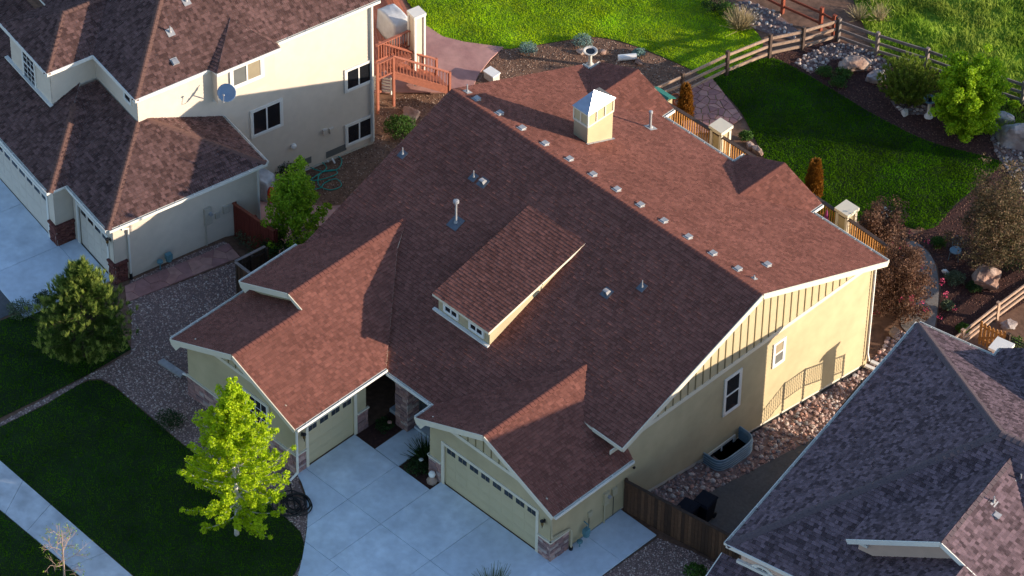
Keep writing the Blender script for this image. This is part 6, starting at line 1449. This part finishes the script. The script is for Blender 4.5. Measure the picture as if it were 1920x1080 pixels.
# garden chair
p = G(1790, 484); gc = thing('garden_chair', p, 'small grey-blue metal garden chair in the shade beside the path', 'chair', rz=.4)
MB().lathe([(.24, .42), (.25, .44), (.24, .46)], (0, 0, 0), 14).build('seat', GALV, gc)
for sx, sy in ((-.17, -.17), (.17, -.17), (-.17, .17), (.17, .17)): MB().tube([(sx, sy, .43), (sx * 1.25, sy * 1.25, 0)], .014, 5).build('leg', GALV, gc)
bk = MB(); bk.tube([(-.2, .2, .44), (-.23, .28, .75), (-.1, .31, .95), (.1, .31, .95), (.23, .28, .75), (.2, .2, .44)], .015, 5)
for x in (-.1, 0, .1): bk.tube([(x, .22, .45), (x, .30, .93)], .009, 4)
bk.build('backrest', GALV, gc)
# bird feeder on a pole at the rear corner
p = G(1652, 462); bf = thing('bird_feeder', p, 'pale bird house on a pole among the crabapple branches', 'bird house'); MB().tube([(0, 0, 0), (0, 0, 1.7)], .025, 6).build('pole', WHITE, bf); MB().box((-.13, -.13, 1.7), (.13, .13, 1.98)).build('body', WHITE, bf); MB().add([(-.22, -.22, 1.96), (.22, -.22, 1.96), (.22, .22, 1.96), (-.22, .22, 1.96), (0, 0, 2.2)], [(0, 1, 4), (1, 2, 4), (2, 3, 4), (3, 0, 4), (3, 2, 1, 0)]).build('roof', STUCCO, bf)
# window well
ww = thing('window_well', (0, 9.45, h(0, 9.45)), 'corrugated galvanised window well against the cream side wall', 'window well'); NP = 24; L2, dp_ = 1.0, .85
prof = []
for k in range(NP + 1):
    t = -1 + 2 * k / NP; a = t * math.pi / 2; prof.append((dp_ * max(0, math.cos(a)) ** .38 + .005, L2 * math.copysign(abs(math.sin(a)) ** .45, t)))
rows = []; nrow = 14
for j in range(nrow + 1):
    z = -.3 + .98 * j / nrow; k_r = .045 * math.cos(j * math.pi); rows.append([(x * (1 + k_r) + .02, y * (1 + k_r), z) for x, y in prof])
wm = MB(); wm.add([q for r in rows for q in r], [(j * (NP + 1) + k, j * (NP + 1) + k + 1, (j + 1) * (NP + 1) + k + 1, (j + 1) * (NP + 1) + k) for j in range(nrow) for k in range(NP)])
o = wm.build('corrugated_wall', GALV, ww); o.modifiers.new('t', 'SOLIDIFY').thickness = .015
MB().tube([(x * 1.03 + .02, y * 1.03, .68) for x, y in prof], .022, 6).build('rim', GALV_L, ww)
for zr_ in (.06, .18, .30, .42, .54): MB().tube([(x * 1.05 + .02, y * 1.05, zr_) for x, y in prof], .024, 6).build('lit_rib', GALV_L, ww); MB().prism([(x * .97 + .02, y * .97, .02) for x, y in prof], (0, 0, .05)).build('shade_floor', EDGING_SHADE_BLACK, ww)  # pale bands paint lit corrugations; black plate at grade paints the dark interior
# wheeled bins
def bin_(label, x, y, rz):
    z = h(x, y); t = thing('wheeled_bin', (x, y, z), label, 'bin', 'wheeled bins behind the dark fence', rz)
    b = MB(); s0, s1 = .26, .33; b.add([(-s0, -s0, .06), (s0, -s0, .06), (s0, s0, .06), (-s0, s0, .06), (-s1, -s1, 1.0), (s1, -s1, 1.0), (s1, s1 * 1.1, 1.0), (-s1, s1 * 1.1, 1.0)], [(0, 3, 2, 1), (4, 5, 6, 7), (0, 1, 5, 4), (1, 2, 6, 5), (2, 3, 7, 6), (3, 0, 4, 7)]); b.build('body', BINS, t)
    l = MB(); l.add([(-.36, -.37, 1.0), (.36, -.37, 1.0), (.36, .42, 1.03), (-.36, .42, 1.03), (-.30, -.3, 1.08), (.30, -.3, 1.08), (.30, .34, 1.12), (-.30, .34, 1.12)], [(4, 5, 6, 7), (0, 1, 5, 4), (1, 2, 6, 5), (2, 3, 7, 6), (3, 0, 4, 7), (0, 3, 2, 1)]); l.build('lid', BINS, t)
    MB().tube([(-.3, .44, 1.0), (.3, .44, 1.0)], .02, 6).build('handle', BINS, t)
    for sx in (-1, 1): MB().tube([(sx * .24, .30, .13), (sx * .31, .30, .13)], .13, 12).build('wheel', BLACKM, t)
q = on_z(1288, 948, .95); bin_('black wheeled bin nearer the cream wall, behind the dark fence', q[0], q[1], .15); q = on_z(1322, 930, .95); bin_('black wheeled bin with its lid toward the path, farther from the fence', q[0], q[1], .15)
# hoses
def hose(label, pts, r, m, name='garden_hose'):
    P = [np.asarray(q, float) for q in pts]; out = []
    for i in range(len(P) - 1):
        p0, p1, p2, p3 = P[max(i - 1, 0)], P[i], P[i + 1], P[min(i + 2, len(P) - 1)]
        for k in range(6):
            t = k / 6; out.append(.5 * ((2 * p1) + (-p0 + p2) * t + (2 * p0 - 5 * p1 + 4 * p2 - p3) * t * t + (-p0 + 3 * p1 - 3 * p2 + p3) * t ** 3))
    out.append(P[-1]); return MB().tube(out, r, 6).build(name, m, label=label, cat='hose')
gh = [(612, 284), (640, 300), (632, 320), (600, 322), (573, 310), (576, 300), (600, 304), (612, 318), (590, 334), (584, 340), (610, 337), (632, 328), (625, 320), (600, 328), (598, 350), (620, 358), (640, 350), (630, 338), (608, 345), (600, 355), (575, 358), (540, 355), (545, 372), (580, 368)]
hose('teal garden hose looped on the bark beside the beige house', [G(*q) + np.array([0, 0, .05 + .015 * (i % 3)]) for i, q in enumerate(gh)], .022, HOSE_G)
rngh = np.random.default_rng(5); c0 = G(549, 950); hp = []
for k in range(70): a = k * .72; r = .38 + .16 * math.sin(k * .53) + .1 * rngh.random(); hp.append((c0[0] + r * 1.15 * math.cos(a) + .08 * math.sin(k * .3), c0[1] + r * math.sin(a) + .1 * math.cos(k * .21), .06 + .0016 * k + .02 * rngh.random()))
hose('tangled black hose heaped at the driveway\'s curved edge', hp + [tuple(G(545, 915) + np.array([0, 0, .08])), tuple(G(541, 903) + np.array([0, 0, .15]))], .026, HOSE_K)
# leaning ladder-like frame, tarp, red can
p = G(606, 284); q = G(622, 308); ld_ = thing('folding_step', p, 'pale folding step lying on the bark beside the teal hose', 'step'); d = q - p
for s_ in (-.12, .12): MB().bar((s_, s_ * .6, .18), d + np.array([s_, s_ * .6, .10]), .06, .05).build('rail', WHITE, ld_)
for t in (.15, .4, .65): MB().bar(d * t + np.array([-.14, -.08, .16]), d * t + np.array([.14, .08, .16]), .12, .03).build('tread', WHITE, ld_)
p = G(491, 366); tp = thing('tarp_cover', p, 'object under a crumpled grey tarp beside the beige garage corner', 'tarp', rz=.3); me = draped(.85, .7, 1.05, 9); me.materials.append(TARP); link('cover', me, tp)
p = G(509, 378); rc = thing('red_container', p, 'red plastic container beside the grey tarp', 'container'); MB().lathe([(.16, 0), (.2, .05), (.2, .55), (.15, .68), (.06, .72)], (0, 0, 0), 12).build('body', REDCAN, rc); MB().tube([(-.1, 0, .7), (0, 0, .8), (.1, 0, .7)], .02, 6).build('handle', REDCAN, rc)
# white slatted bench under the stair, downspout splash, sitting stone ornament
p = G(715, 175); sb = thing('slatted_panel', p, 'white slatted panel leaning under the redwood stair', 'panel')
for k in range(5): MB().bar((-.3, -.1, .15 + .17 * k), (.35, .25, .15 + .17 * k), .03, .09).build('slat', WHITE, sb)
for x, y in ((-.3, -.1), (.35, .25)): MB().bar((x, y, 0), (x, y, .95), .05, .05).build('upright', WHITE, sb)
p = G(331, 700); q = G(350, 712); dsx = thing('splash_block', p, 'grey downspout splash block on the gravel at the left wing', 'splash block'); MB().bar((-.9, -.02, .07), (.35, .04, .09), .28, .10).build('tray', METAL, dsx); MB().tube([(.35, .04, .2), (1.0, .06, .35)], .05, 6).build('spout', TRIM_W, dsx)
orn = thing('garden_ornament', (-6.05, -.25, .03), 'small pale stone ornament with a ball, at the wide garage door\'s corner', 'ornament'); MB().lathe([(.2, 0), (.22, .10), (.12, .22), (.08, .30)], (0, 0, 0), 10).build('base', BOULDER, orn); MB().lathe([(.03, .28), (.12, .34), (.14, .42), (.10, .52), (.02, .56)], (0, 0, 0), 10).build('ball', WHITE, orn)
for lab, x, y in (('small pale flower-shaped ornament in the bed beside the walk', -6.9, .0), ('small pink ornament in the bed beside the narrow garage door', -9.2, .55)):
    t = thing('garden_stake', (x, y, .02), lab, 'ornament'); MB().tube([(0, 0, 0), (0, 0, .4)], .01, 5).build('stick', BLACKM, t); MB().lathe([(.01, .38), (.09, .42), (.09, .44), (.02, .46)], (0, 0, 0), 8).build('flower', TRIM_W if x > -8 else FLAG, t)
p = G(922, 148); ut = thing('utility_box', p, 'pale grey box cover at the bark bed behind the roof ridge', 'box'); MB().box((-.28, -.2, 0), (.28, .2, .35)).build('body', STUCCO, ut); MB().box((-.31, -.23, .35), (.31, .23, .41)).build('lid', WHITE, ut)
